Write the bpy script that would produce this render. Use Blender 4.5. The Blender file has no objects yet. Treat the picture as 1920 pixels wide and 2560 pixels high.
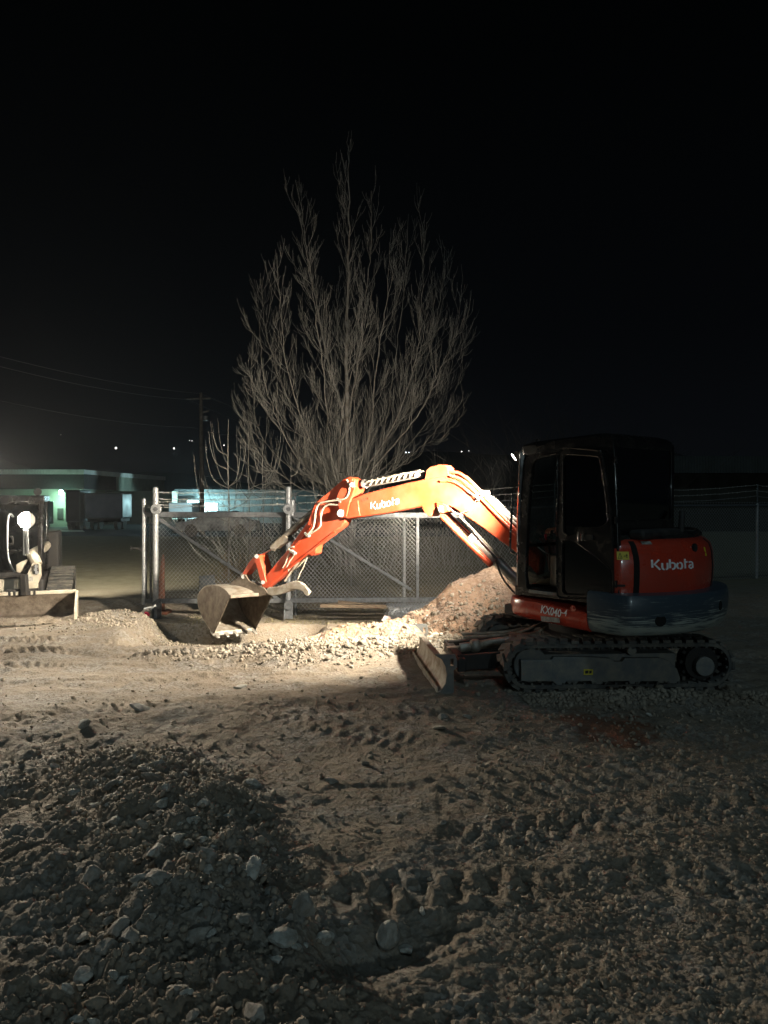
import bpy, bmesh, math, random
import numpy as np
from mathutils import Vector, Matrix
from mathutils.geometry import tessellate_polygon

random.seed(7); RNG = np.random.default_rng(11)
SC = bpy.context.scene; COL = SC.collection
PI = math.pi; R = math.radians

# ---------------------------------------------------------------- camera
CAMH = 1.75; F = 1923.0; PITCH = math.atan(35.0 / F)
cam_d = bpy.data.cameras.new('camera'); cam = bpy.data.objects.new('camera', cam_d); COL.objects.link(cam)
cam.location = (0, 0, CAMH); cam.rotation_euler = (PI / 2 - PITCH, 0, 0)
cam_d.sensor_fit = 'HORIZONTAL'; cam_d.sensor_width = 36.0; cam_d.lens = 36.0 * F / 1920.0
cam_d.clip_start = 0.05; cam_d.clip_end = 2000
SC.camera = cam
SC.render.resolution_x = 768; SC.render.resolution_y = 1024

# ---------------------------------------------------------------- night sky
W = bpy.data.worlds.new('World'); SC.world = W; W.use_nodes = True
wn = W.node_tree.nodes; wl = W.node_tree.links; wn.clear()
wo = wn.new('ShaderNodeOutputWorld'); wb = wn.new('ShaderNodeBackground'); wl.new(wb.outputs[0], wo.inputs[0])
tc = wn.new('ShaderNodeTexCoord'); sx = wn.new('ShaderNodeSeparateXYZ'); wl.new(tc.outputs['Generated'], sx.inputs[0])
cr = wn.new('ShaderNodeValToRGB'); wl.new(sx.outputs['Z'], cr.inputs[0])
cr.color_ramp.elements[0].position = 0.0; cr.color_ramp.elements[0].color = (0.0028, 0.0033, 0.0042, 1)
cr.color_ramp.elements[1].position = 0.5; cr.color_ramp.elements[1].color = (0.0003, 0.0005, 0.0006, 1)
e = cr.color_ramp.elements.new(0.2); e.color = (0.0011, 0.0014, 0.0019, 1)
wl.new(cr.outputs[0], wb.inputs[0]); wb.inputs[1].default_value = 1.0

# faint cool sky fill from behind the photographer, added to lift the foreground
sd = bpy.data.lights.new('sky_fill', 'SUN'); sd.energy = 0.20; sd.angle = R(6); sd.color = (0.60, 0.88, 1.0)
so = bpy.data.objects.new('sky_fill', sd); COL.objects.link(so)
so.rotation_euler = Vector((-0.05, 0.45, -0.90)).to_track_quat('-Z', 'Y').to_euler()

SC.view_settings.view_transform = 'Standard'; SC.view_settings.look = 'None'
SC.view_settings.exposure = 0.0; SC.view_settings.gamma = 1.0
SC.cycles.use_denoising = True
SC.cycles.max_bounces = 6; SC.cycles.transparent_max_bounces = 16
SC.cycles.sample_clamp_indirect = 3.0
SC.cycles.use_light_tree = True

# the street lamp behind the photographer that glints on the engine hood
st = bpy.data.lights.new('street_lamp_light', 'POINT'); st.energy = 560; st.color = (.72, .95, 1); st.shadow_soft_size = .14
sto = bpy.data.objects.new('street_lamp_light', st); COL.objects.link(sto); sto.location = (4.5, -8.5, 3.6)

# ---------------------------------------------------------------- pixel -> point on a plane of the place
def ray(xs, ys):
    u = (xs - 960) / F; v = (1280 - ys) / F
    return Vector((u, math.cos(PITCH) + v * math.sin(PITCH), -math.sin(PITCH) + v * math.cos(PITCH)))
CAM = Vector((0, 0, CAMH))
def at(xs, ys, Y):
    d = ray(xs, ys); return CAM + d * (Y / d.y)
def hit(xs, ys, p0, n):
    d = ray(xs, ys); return CAM + d * ((Vector(p0) - CAM).dot(n) / d.dot(n))

# ---------------------------------------------------------------- materials
MATS = {}
def mat(name, col, rough=0.6, metal=0.0, var=0.0, vscale=6.0, col2=None, bump=0.0, bscale=40.0, spec=None, emit=None, estr=0.0, coat=0.0, stretch=None):
    if name in MATS: return MATS[name]
    m = bpy.data.materials.new(name); m.use_nodes = True; MATS[name] = m
    nt = m.node_tree; N = nt.nodes; L = nt.links; b = N['Principled BSDF']
    b.inputs['Roughness'].default_value = rough; b.inputs['Metallic'].default_value = metal
    b.inputs['Base Color'].default_value = (*col, 1)
    if coat: b.inputs['Coat Weight'].default_value = coat; b.inputs['Coat Roughness'].default_value = 0.08
    if spec is not None: b.inputs['Specular IOR Level'].default_value = spec
    if emit: b.inputs['Emission Color'].default_value = (*emit, 1); b.inputs['Emission Strength'].default_value = estr
    tcn = N.new('ShaderNodeTexCoord'); src = tcn.outputs['Object']
    if stretch:
        mp = N.new('ShaderNodeMapping'); mp.inputs['Scale'].default_value = stretch; L.new(src, mp.inputs[0]); src = mp.outputs[0]
    if var or col2:
        n = N.new('ShaderNodeTexNoise'); n.inputs['Scale'].default_value = vscale; n.inputs['Detail'].default_value = 8; n.inputs['Roughness'].default_value = 0.65
        L.new(src, n.inputs['Vector'])
        r = N.new('ShaderNodeValToRGB'); r.color_ramp.elements[0].position = 0.38; r.color_ramp.elements[1].position = 0.66
        c2 = col2 if col2 else tuple(c * (1 - var) for c in col)
        r.color_ramp.elements[0].color = (*col, 1); r.color_ramp.elements[1].color = (*c2, 1)
        L.new(n.outputs['Fac'], r.inputs[0]); L.new(r.outputs[0], b.inputs['Base Color'])
        mr = N.new('ShaderNodeMapRange'); mr.inputs[1].default_value = .3; mr.inputs[2].default_value = .7
        mr.inputs[3].default_value = max(0.02, rough - .12); mr.inputs[4].default_value = min(1, rough + .15)
        L.new(n.outputs['Fac'], mr.inputs[0]); L.new(mr.outputs[0], b.inputs['Roughness'])
    if bump:
        n2 = N.new('ShaderNodeTexNoise'); n2.inputs['Scale'].default_value = bscale; n2.inputs['Detail'].default_value = 6
        L.new(tcn.outputs['Object'], n2.inputs['Vector'])
        bp = N.new('ShaderNodeBump'); bp.inputs['Strength'].default_value = bump; bp.inputs['Distance'].default_value = 0.02
        L.new(n2.outputs['Fac'], bp.inputs['Height']); L.new(bp.outputs[0], b.inputs['Normal'])
    return m

ORANGE = (0.62, 0.066, 0.022)
M_or = mat('orange_paint', ORANGE, 0.38, 0, col2=(0.47, 0.10, 0.05), vscale=4, bump=.05, bscale=25, coat=.12)
M_red = mat('red_orange_paint', (0.50, 0.045, 0.020), 0.28, 0, col2=(0.40, 0.048, 0.026), vscale=4, coat=.6)
M_blk = mat('black_paint', (0.010, 0.011, 0.013), 0.28, 0, col2=(0.03, 0.028, 0.024), vscale=7, coat=.4)
M_cab = mat('cab_black', (0.006, 0.006, 0.007), 0.22, 0, col2=(0.016, 0.014, 0.012), vscale=5, coat=.5)
M_matte = mat('matte_black', (0.012, 0.012, 0.013), 0.7, 0, col2=(0.04, 0.035, 0.03), vscale=12)
M_rub = mat('rubber', (0.06, 0.062, 0.062), 0.85, 0, col2=(0.17, 0.155, 0.13), vscale=9, bump=.3, bscale=60)
M_cw = mat('counterweight_paint', (0.030, 0.040, 0.055), 0.36, 0, col2=(0.055, 0.060, 0.062), vscale=3, coat=.25, stretch=(1, 1, 6))
M_frame = mat('dusty_grey_paint', (0.13, 0.14, 0.145), 0.7, 0, col2=(0.26, 0.24, 0.20), vscale=8, bump=.15, bscale=30)
M_steel = mat('worn_steel', (0.42, 0.39, 0.34), 0.5, 0.35, col2=(0.20, 0.15, 0.10), vscale=7, bump=.2, bscale=40)
M_dirtst = mat('dirty_bucket_steel', (0.19, 0.155, 0.12), 0.6, 0.2, col2=(0.08, 0.06, 0.042), vscale=8, bump=.3, bscale=35)
M_bright = mat('polished_steel', (0.60, 0.57, 0.52), 0.35, 0.55, col2=(0.36, 0.33, 0.29), vscale=12, bump=.1)
M_chrome = mat('chrome_rod', (0.75, 0.76, 0.78), 0.12, 1.0)
M_greycyl = mat('cylinder_grey', (0.30, 0.30, 0.29), 0.42, 0.3, col2=(0.18, 0.17, 0.155), vscale=10)
M_hose = mat('hose_rubber', (0.05, 0.048, 0.045), 0.55, 0, col2=(0.16, 0.14, 0.115), vscale=14)
M_hosel = mat('dusty_hose', (0.42, 0.36, 0.28), 0.6, 0, col2=(0.20, 0.17, 0.13), vscale=12)
M_white = mat('white_letters', (0.85, 0.86, 0.88), 0.5)
M_yel = mat('yellow_decal', (0.62, 0.50, 0.03), 0.5)
M_lab = mat('silver_label', (0.42, 0.40, 0.36), 0.5, 0, var=.5, vscale=30)
M_galv = mat('galvanised_steel', (0.15, 0.16, 0.17), 0.5, 0.4, col2=(0.09, 0.095, 0.10), vscale=20)
M_galvb = mat('galvanised_bright', (0.40, 0.41, 0.42), 0.45, 0.4, col2=(0.25, 0.26, 0.27), vscale=40)
M_wire = mat('fence_wire', (0.33, 0.33, 0.33), 0.45, 0.3)
M_wirer = mat('roll_wire', (0.30, 0.32, 0.34), 0.45, 0.4)
M_barb = mat('barbed_wire', (0.55, 0.53, 0.49), 0.4, 0.3)
M_bark = mat('bark', (0.25, 0.24, 0.22), 0.85, 0, col2=(0.13, 0.11, 0.09), vscale=7)
M_twig = mat('twig_bark', (0.27, 0.26, 0.235), 0.85, 0, col2=(0.15, 0.14, 0.125), vscale=3)
M_stone = mat('stone', (0.52, 0.52, 0.48), 0.9, 0, col2=(0.27, 0.25, 0.21), vscale=1.6, bump=.5, bscale=30)
M_stoned = mat('stone_dark', (0.38, 0.36, 0.32), 0.9, 0, col2=(0.20, 0.18, 0.15), vscale=1.8, bump=.5, bscale=30)
M_gravel = mat('gravel', (0.31, 0.27, 0.215), 0.95, 0, col2=(0.17, 0.14, 0.105), vscale=2.5, bump=.4, bscale=60)
M_skin = mat('skin', (0.50, 0.27, 0.19), 0.5)
M_jkt = mat('dark_jacket', (0.03, 0.03, 0.035), 0.9, var=.3)
M_trs = mat('work_trousers', (0.05, 0.05, 0.055), 0.9, var=.3)
M_boot = mat('tan_boot', (0.22, 0.15, 0.08), 0.7, var=.4)
M_ivory = mat('loader_white', (0.62, 0.57, 0.47), 0.45, 0, col2=(0.42, 0.36, 0.27), vscale=5, coat=.1)
M_wood = mat('weathered_wood', (0.20, 0.15, 0.10), 0.85, 0, col2=(0.10, 0.07, 0.05), vscale=10, stretch=(1, 8, 8))
M_coneo = mat('faded_orange_plastic', (0.24, 0.085, 0.045), 0.6, 0, col2=(0.14, 0.07, 0.045), vscale=12)
M_signb = mat('sign_back', (0.17, 0.19, 0.20), 0.6, 0.2, var=.3)
M_paper = mat('crumpled_paper', (0.6, 0.55, 0.5), 0.8, 0, col2=(0.4, 0.12, 0.08), vscale=20)
M_bin = mat('red_plastic', (0.45, 0.02, 0.06), 0.4)
M_dryw = mat('dry_weeds', (0.22, 0.16, 0.08), 0.9, 0, col2=(0.12, 0.09, 0.05), vscale=4)

def glass(name, tint=(.5, .55, .55), gl=.10):
    m = bpy.data.materials.new(name); m.use_nodes = True
    N = m.node_tree.nodes; L = m.node_tree.links; N.clear()
    o = N.new('ShaderNodeOutputMaterial'); mx = N.new('ShaderNodeMixShader'); t = N.new('ShaderNodeBsdfTransparent'); g = N.new('ShaderNodeBsdfGlossy')
    t.inputs[0].default_value = (*tint, 1); g.inputs[0].default_value = (.8, .85, .9, 1); g.inputs['Roughness'].default_value = 0.03
    lw = N.new('ShaderNodeLayerWeight'); lw.inputs[0].default_value = .25
    mt = N.new('ShaderNodeMath'); mt.operation = 'MULTIPLY_ADD'; mt.inputs[1].default_value = .6; mt.inputs[2].default_value = gl
    L.new(lw.outputs['Facing'], mt.inputs[0]); L.new(mt.outputs[0], mx.inputs[0]); L.new(t.outputs[0], mx.inputs[1]); L.new(g.outputs[0], mx.inputs[2]); L.new(mx.outputs[0], o.inputs[0])
    return m
M_glass = glass('cab_glass'); M_glassd = glass('dark_glass', (.10, .11, .11), .06)

def emis(name, col, s):
    m = bpy.data.materials.new(name); m.use_nodes = True; N = m.node_tree.nodes; L = m.node_tree.links; N.clear()
    o = N.new('ShaderNodeOutputMaterial'); e_ = N.new('ShaderNodeEmission'); e_.inputs[0].default_value = (*col, 1); e_.inputs[1].default_value = s
    L.new(e_.outputs[0], o.inputs[0]); return m

# corrugated sheet walls: ribs by bump along one axis
def corrugated(name, col, axis='X', scale=3.0, rough=.6, col2=None):
    m = bpy.data.materials.new(name); m.use_nodes = True; N = m.node_tree.nodes; L = m.node_tree.links; b = N['Principled BSDF']
    b.inputs['Roughness'].default_value = rough
    t = N.new('ShaderNodeTexCoord'); w = N.new('ShaderNodeTexWave'); w.wave_type = 'BANDS'; w.bands_direction = axis; w.inputs['Scale'].default_value = scale
    L.new(t.outputs['Object'], w.inputs['Vector'])
    bp = N.new('ShaderNodeBump'); bp.inputs['Strength'].default_value = .8; bp.inputs['Distance'].default_value = .1
    L.new(w.outputs['Fac'], bp.inputs['Height']); L.new(bp.outputs[0], b.inputs['Normal'])
    n = N.new('ShaderNodeTexNoise'); n.inputs['Scale'].default_value = 1.2; L.new(t.outputs['Object'], n.inputs['Vector'])
    r = N.new('ShaderNodeValToRGB'); r.color_ramp.elements[0].position = .3; r.color_ramp.elements[1].position = .7
    r.color_ramp.elements[0].color = (*col, 1); r.color_ramp.elements[1].color = (*(col2 or tuple(c * .75 for c in col)), 1)
    L.new(n.outputs['Fac'], r.inputs[0]); L.new(r.outputs[0], b.inputs['Base Color'])
    return m

# ---------------------------------------------------------------- mesh builder
def frame_of(d, up=Vector((0, 0, 1))):
    d = Vector(d).normalized()
    if abs(d.dot(up)) > .98: up = Vector((1, 0, 0))
    a = d.cross(up).normalized(); b = a.cross(d).normalized(); return a, b
class MB:
    def __init__(s): s.v = []; s.f = []
    def add(s, vs, fs):
        o = len(s.v); s.v.extend([Vector(p) for p in vs]); s.f.extend([tuple(i + o for i in f) for f in fs]); return s
    def box(s, c, size, fr=None):
        X, Y, Z = fr if fr else (Vector((1, 0, 0)), Vector((0, 1, 0)), Vector((0, 0, 1)))
        c = Vector(c); h = [k / 2 for k in size]
        vs = [c + X * (i * h[0]) + Y * (j * h[1]) + Z * (k * h[2]) for i in (-1, 1) for j in (-1, 1) for k in (-1, 1)]
        return s.add(vs, [(0, 1, 3, 2), (4, 6, 7, 5), (0, 4, 5, 1), (2, 3, 7, 6), (0, 2, 6, 4), (1, 5, 7, 3)])
    def boxf(s, fn, lo, hi):
        vs = [fn(a, b, c) for a in (lo[0], hi[0]) for b in (lo[1], hi[1]) for c in (lo[2], hi[2])]
        return s.add(vs, [(0, 1, 3, 2), (4, 6, 7, 5), (0, 4, 5, 1), (2, 3, 7, 6), (0, 2, 6, 4), (1, 5, 7, 3)])
    def bar(s, p0, p1, w, h, up=Vector((0, 0, 1))):
        p0 = Vector(p0); p1 = Vector(p1); d = p1 - p0; a, b = frame_of(d, up)
        return s.box((p0 + p1) / 2, (d.length, w, h), (d.normalized(), a, b))
    def prism(s, near, far):
        n = len(near); vs = list(near) + list(far)
        tri = tessellate_polygon([[Vector(p) for p in near]])
        fs = [tuple(t) for t in tri] + [tuple(i + n for i in t[::-1]) for t in tri]
        fs += [(i, (i + 1) % n, (i + 1) % n + n, i + n) for i in range(n)]
        return s.add(vs, fs)
    def plate(s, pts, off):
        off = Vector(off); return s.prism([Vector(p) for p in pts], [Vector(p) + off for p in pts])
    def holed(s, outer, holes, off):
        off = Vector(off); loops = [[Vector(p) for p in l] for l in [outer] + holes]
        tri = tessellate_polygon(loops); flat = [p for l in loops for p in l]; n = len(flat)
        fs = [tuple(t) for t in tri] + [tuple(i + n for i in t[::-1]) for t in tri]
        o = 0
        for l in loops:
            k = len(l); fs += [(o + i, o + (i + 1) % k, o + (i + 1) % k + n, o + i + n) for i in range(k)]; o += k
        return s.add(flat + [p + off for p in flat], fs)
    def tube(s, pts, r, n=8, cap=True):
        pts = [Vector(p) for p in pts]; k = len(pts); rs = r if isinstance(r, (list, tuple)) else [r] * k
        a, b = frame_of(pts[1] - pts[0]); vs = []
        for i in range(k):
            d = (pts[min(i + 1, k - 1)] - pts[max(i - 1, 0)])
            if d.length < 1e-9: d = Vector((0, 0, 1))
            d.normalize(); a = (a - d * a.dot(d))
            if a.length < 1e-6: a = frame_of(d)[0]
            a.normalize(); b = d.cross(a)
            for j in range(n):
                t = 2 * PI * j / n; vs.append(pts[i] + (a * math.cos(t) + b * math.sin(t)) * rs[i])
        fs = [(i * n + j, i * n + (j + 1) % n, (i + 1) * n + (j + 1) % n, (i + 1) * n + j) for i in range(k - 1) for j in range(n)]
        if cap: fs += [tuple(range(n - 1, -1, -1)), tuple((k - 1) * n + j for j in range(n))]
        return s.add(vs, fs)
    def cyl(s, p0, p1, r0, r1=None, n=20): return s.tube([p0, p1], [r0, r0 if r1 is None else r1], n)
    def ball(s, c, r, n=12, m=8, sc=(1, 1, 1)):
        c = Vector(c); vs = []; fs = []
        for i in range(m + 1):
            th = PI * i / m
            for j in range(n):
                ph = 2 * PI * j / n
                vs.append(c + Vector((math.sin(th) * math.cos(ph) * r * sc[0], math.sin(th) * math.sin(ph) * r * sc[1], math.cos(th) * r * sc[2])))
        for i in range(m):
            for j in range(n): fs.append((i * n + j, i * n + (j + 1) % n, (i + 1) * n + (j + 1) % n, (i + 1) * n + j))
        return s.add(vs, fs)
    def build(s, name, material, parent=None, smooth=True, bevel=0.0, ang=35, root=None):
        org = Vector((0, 0, 0))
        p = parent
        while p is not None: org += p.location; p = p.parent
        if parent is None and root is not None: org = Vector(root)
        me = bpy.data.meshes.new(name)
        me.from_pydata([tuple(v - org) for v in s.v], [], s.f); me.validate()
        bm = bmesh.new(); bm.from_mesh(me); bmesh.ops.remove_doubles(bm, verts=bm.verts, dist=1e-6)
        bmesh.ops.recalc_face_normals(bm, faces=bm.faces); bm.to_mesh(me); bm.free()
        me.materials.append(material)
        o = bpy.data.objects.new(name, me); COL.objects.link(o)
        if parent is not None: o.parent = parent
        elif root is not None: o.location = Vector(root)
        if smooth:
            for pl in me.polygons: pl.use_smooth = True
            try: me.set_sharp_from_angle(angle=R(ang))
            except Exception: pass
        if bevel:
            b = o.modifiers.new('bevel', 'BEVEL'); b.width = bevel; b.segments = 2; b.limit_method = 'ANGLE'; b.angle_limit = R(35)
        return o
def thing(name, label, cat, loc, group=None):
    o = bpy.data.objects.new(name, None); COL.objects.link(o); o.location = loc; o.empty_display_size = .2
    o['label'] = label; o['category'] = cat
    if group: o['group'] = group
    return o
def tag(o, label, cat, group=None):
    o['label'] = label; o['category'] = cat
    if group: o['group'] = group
    return o
def smoothpath(pts, k=6):
    pts = [Vector(p) for p in pts]; out = []
    P = [pts[0] * 2 - pts[1]] + pts + [pts[-1] * 2 - pts[-2]]
    for i in range(1, len(P) - 2):
        for j in range(k):
            t = j / k; a, b, c, d = P[i - 1], P[i], P[i + 1], P[i + 2]
            out.append(.5 * ((2 * b) + (c - a) * t + (2 * a - 5 * b + 4 * c - d) * t * t + (3 * b - a - 3 * c + d) * t ** 3))
    out.append(pts[-1]); return out

# ---------------------------------------------------------------- numpy noise
def _h(ix, iy, s):
    n = (ix.astype(np.int64) * 374761393 + iy.astype(np.int64) * 668265263 + s * 1442695041) & 0xffffffff
    n = ((n ^ (n >> 13)) * 1274126177) & 0xffffffff
    return ((n ^ (n >> 16)) & 0xffffff) / float(0xffffff)
def vn(x, y, s=0):
    ix = np.floor(x); iy = np.floor(y); fx = x - ix; fy = y - iy
    fx = fx * fx * fx * (fx * (fx * 6 - 15) + 10); fy = fy * fy * fy * (fy * (fy * 6 - 15) + 10)
    a = _h(ix, iy, s); b = _h(ix + 1, iy, s); c = _h(ix, iy + 1, s); d = _h(ix + 1, iy + 1, s)
    return (a + (b - a) * fx + (c - a) * fy + (a - b - c + d) * fx * fy) * 2 - 1
def fbm(x, y, f, o=4, s=0, g=.5):
    t = 0; a = 1
    for i in range(o):
        t = t + a * vn(x * f + 13.7 * i, y * f - 7.1 * i, s + i); f *= 2.03; a *= g
    return t
def clods(x, y, f, s=0):      # rounded lumps with random height
    x = x * f; y = y * f; ix = np.floor(x); iy = np.floor(y); best = np.zeros_like(x)
    for i in (-1, 0, 1):
        for j in (-1, 0, 1):
            cx = ix + i; cy = iy + j
            px = cx + _h(cx, cy, s); py = cy + _h(cx, cy, s + 5); r = .16 + .74 * _h(cx, cy, s + 9) ** 2.6
            d2 = ((x - px) ** 2 + (y - py) ** 2) / (r * r)
            best = np.maximum(best, np.sqrt(np.maximum(0, 1 - d2)) * r)
    return best
def sstep(x, a, b):
    t = np.clip((x - a) / (b - a), 0, 1); return t * t * (3 - 2 * t)
def gauss(x, y, cx, cy, sx_, sy_, rot=0.0):
    c, s_ = math.cos(rot), math.sin(rot); dx = x - cx; dy = y - cy
    return np.exp(-(((dx * c + dy * s_) / sx_) ** 2 + ((-dx * s_ + dy * c) / sy_) ** 2))

# spoil ridge running from lower left towards the photographer
RX = [(-1.35, 4.8), (-1.10, 4.2), (-.80, 3.5), (-.62, 2.7), (-.6, 1.6)]
def segdist(x, y, pts):
    best = np.full_like(x, 1e9); side = np.zeros_like(x)
    for (ax, ay), (bx, by) in zip(pts[:-1], pts[1:]):
        vx, vy = bx - ax, by - ay; L2 = vx * vx + vy * vy
        t = np.clip(((x - ax) * vx + (y - ay) * vy) / L2, 0, 1)
        dx = x - ax - t * vx; dy = y - ay - t * vy; d = np.sqrt(dx * dx + dy * dy)
        m = d < best; best = np.where(m, d, best); side = np.where(m, np.sign(vx * dy - vy * dx), side)
    return best, side
LANES = [  # x0,y0,x1,y1,width,pitch,amp,skew : crawler prints pressed in the soil
    (-.3, 3.42, 3.2, 3.55, .30, .150, .030, .15), (-.6, 4.35, 3.6, 5.3, .34, .135, .020, .55),
    (.3, 3.9, 2.8, 4.6, .30, .14, .020, -.5), (-4.5, 6.9, .2, 7.6, .4, .11, .016, .5), (-4.6, 7.9, -.6, 8.0, .4, .12, .018, .4),
    (-4.8, 8.8, -1.9, 8.75, .4, .11, .020, .6), (-5.0, 9.5, -2.7, 9.3, .35, .11, .018, .5), (-.8, 6.2, 3.2, 6.15, .38, .13, .014, .3),
    (-3.4, 5.9, -.6, 6.7, .38, .12, .016, .5), (-3.0, 2.2, -1.9, 5.6, .34, .13, .022, .3), (-4, 3.3, -1.5, 5.0, .34, .13, .022, .2),
    (.1, 2.3, .75, 6.0, .28, .12, .010, .1), (-2.6, 7.2, .9, 5.0, .32, .12, .012, .35)]
def ground(x, y, detail=True, sp=None):
    x = np.asarray(x, float); y = np.asarray(y, float)
    if sp is None: sp = np.full_like(x, .01)
    far = sstep(y, 15, 26)
    z = -.20 * sstep(y, 10.3, 12.2) * (1 - sstep(x, .0, 3.0)) * (1 - sstep(y, 14, 22))
    z = z - .95 * sstep(y, 26, 66) * (1 - sstep(x, 4, 16))
    # bank beyond the gap in the fence
    z = z + .13 * gauss(x, y, -5.0, 13.6, 1.3, .5, .12) + .10 * gauss(x, y, -4.0, 15.0, 2.5, .8)
    # heap at the gate post
    z = z + .20 * gauss(x, y, -3.85, 10.95, .60, .42, -.1) + .10 * gauss(x, y, -3.0, 9.9, .9, .35)
    # trench being dug and the heap in front of it
    z = z - .31 * sstep(y, 9.05, 10.1) * (1 - sstep(y, 11.2, 11.5)) * (1 - sstep(np.abs(x + 2.1), .95, 1.35))
    z = z + .06 * gauss(x, y, -1.2, 8.50, .75, .34, .05) + .04 * gauss(x, y, -1.5, 8.85, .5, .2) + .05 * gauss(x, y, -.1, 8.95, 1.0, .33, .1)
    z = z + .07 * gauss(x, y, .9, 9.0, .7, .4) 
    # foreground ridge
    w = x + .12 * fbm(x, y, 1.1, 3, 40); v = y + .12 * fbm(x, y, 1.1, 3, 44)
    d, sd_ = segdist(w, v, RX)
    wr = np.where(sd_ > 0, .36, .80)
    rid = .17 * np.exp(-(d / wr) ** 2) * (1 - sstep(y, 3.9, 5.3))
    z = z + rid
    z = z - .10 * gauss(x, y, -.05, 2.95, .35, .13, .5)
    z = z + .09 * gauss(x, y, -1.75, 4.95, .34, .26) + .05 * gauss(x, y, -1.5, 6.3, .8, .35, .3) - .07 * gauss(x, y, -2.9, 4.3, 1.1, .7)
    z = z + .06 * gauss(x, y, 3.0, 6.5, .6, .14, .1) + .05 * gauss(x, y, 1.9, 6.6, .8, .12, 0)
    z = z - .04 * gauss(x, y, 1.9, 5.6, .4, .25)
    if not detail: return z
    nb = 1 - far
    rough = np.clip(rid / .12, 0, 1) + .75 * gauss(x, y, -1.75, 4.95, .5, .35) + 1.1 * gauss(x, y, -1.0, 8.6, 1.6, .45) + .6 * gauss(x, y, .6, 9.1, 1.3, .6) \
        + .20 * sstep(x, .6, 2.0) * (1 - sstep(y, 6.3, 7.2)) + .35 * gauss(x, y, -2.8, 5.2, 1.3, .8) + .6 * gauss(x, y, 3.0, 6.5, 1.0, .25) + .4 * gauss(x, y, -5.2, 13.6, 1.5, .6)
    rough = np.clip(rough, 0, 1.2)
    z = z + nb * (.022 * fbm(x, y, .45, 3, 1) + .016 * fbm(x, y, 1.9, 3, 3))
    fade = lambda c: np.clip(c / sp / 1.8, 0, 1)
    # crawler prints
    wob = .06 * fbm(x, y, 1.3, 2, 60)
    for (x0, y0, x1, y1, wd, pt, am, sk) in LANES:
        L = math.hypot(x1 - x0, y1 - y0); tx, ty = (x1 - x0) / L, (y1 - y0) / L
        a = (x - x0) * tx + (y - y0) * ty + wob; b = -(x - x0) * ty + (y - y0) * tx + wob * 1.3
        m = sstep(a, 0, .3) * (1 - sstep(a, L - .3, L)) * (1 - sstep(np.abs(b), wd * .42, wd * .55))
        keep = np.clip(.5 + 1.5 * vn(a * 1.7, b * 2.5, 70 + int(abs(x0) * 10)), 0, 1)
        ph = (a + sk * b) / pt
        half = np.where(b > 0, 0, .5)
        bar = sstep(np.abs(((ph + half) % 1) - .5), .22, .36)
        gap = 1 - .8 * (1 - sstep(np.abs(b), .015, .035))
        z = z + nb * m * (-am * .7 + am * 1.5 * keep * bar * gap) * (.85 - .25 * sstep(y, 4.6, 5.6) + 1.1 * sstep(y, 6.8, 7.8)) * fade(pt * .5)
    # fine drag lines left by the bucket and tracks
    st = vn((x * .45 + y * 1.0) * 9, (x - y * .45) * 1.3, 80) * sstep(vn(x * .8, y * .8, 81), -.1, .5)
    z = z + nb * .009 * st * fade(.05) * (1 - np.clip(rough, 0, 1))
    st2 = vn((x * .30 + y) * 5.5, (x - y * .30) * .8, 84) + .6 * vn((x * -.45 + y) * 8, (x + y * .45) * 1.5, 85)
    z = z + nb * .016 * st2 * sstep(y, 5.2, 7) * (1 - sstep(y, 10.2, 11.5)) * (1 - np.clip(rough, 0, 1))
    # clods and gravel
    z = z + nb * (.085 * (clods(x, y, 3.6, 120) - .12) * np.clip(rid / .10, 0, 1) + .034 * clods(x, y, 7, 20) * rough * fade(.1) * .9
                  + (.0025 + .016 * rough) * clods(x, y, 19, 22) * fade(.045) * 1.5
                  + (.0035 + .007 * rough) * clods(x, y, 46, 25) * fade(.02) * 2.0)
    z = z + nb * (.006 + .010 * rough) * fbm(x, y, 9, 3, 30) * fade(.06) + nb * .0035 * fbm(x, y, 50, 2, 33) * fade(.015)
    z = z + far * .05 * fbm(x, y, .12, 3, 9)
    return z
def gz(x, y): return float(ground(np.array([x]), np.array([y]), True)[0])
def gz0(x, y): return float(ground(np.array([x]), np.array([y]), False)[0])

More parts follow.
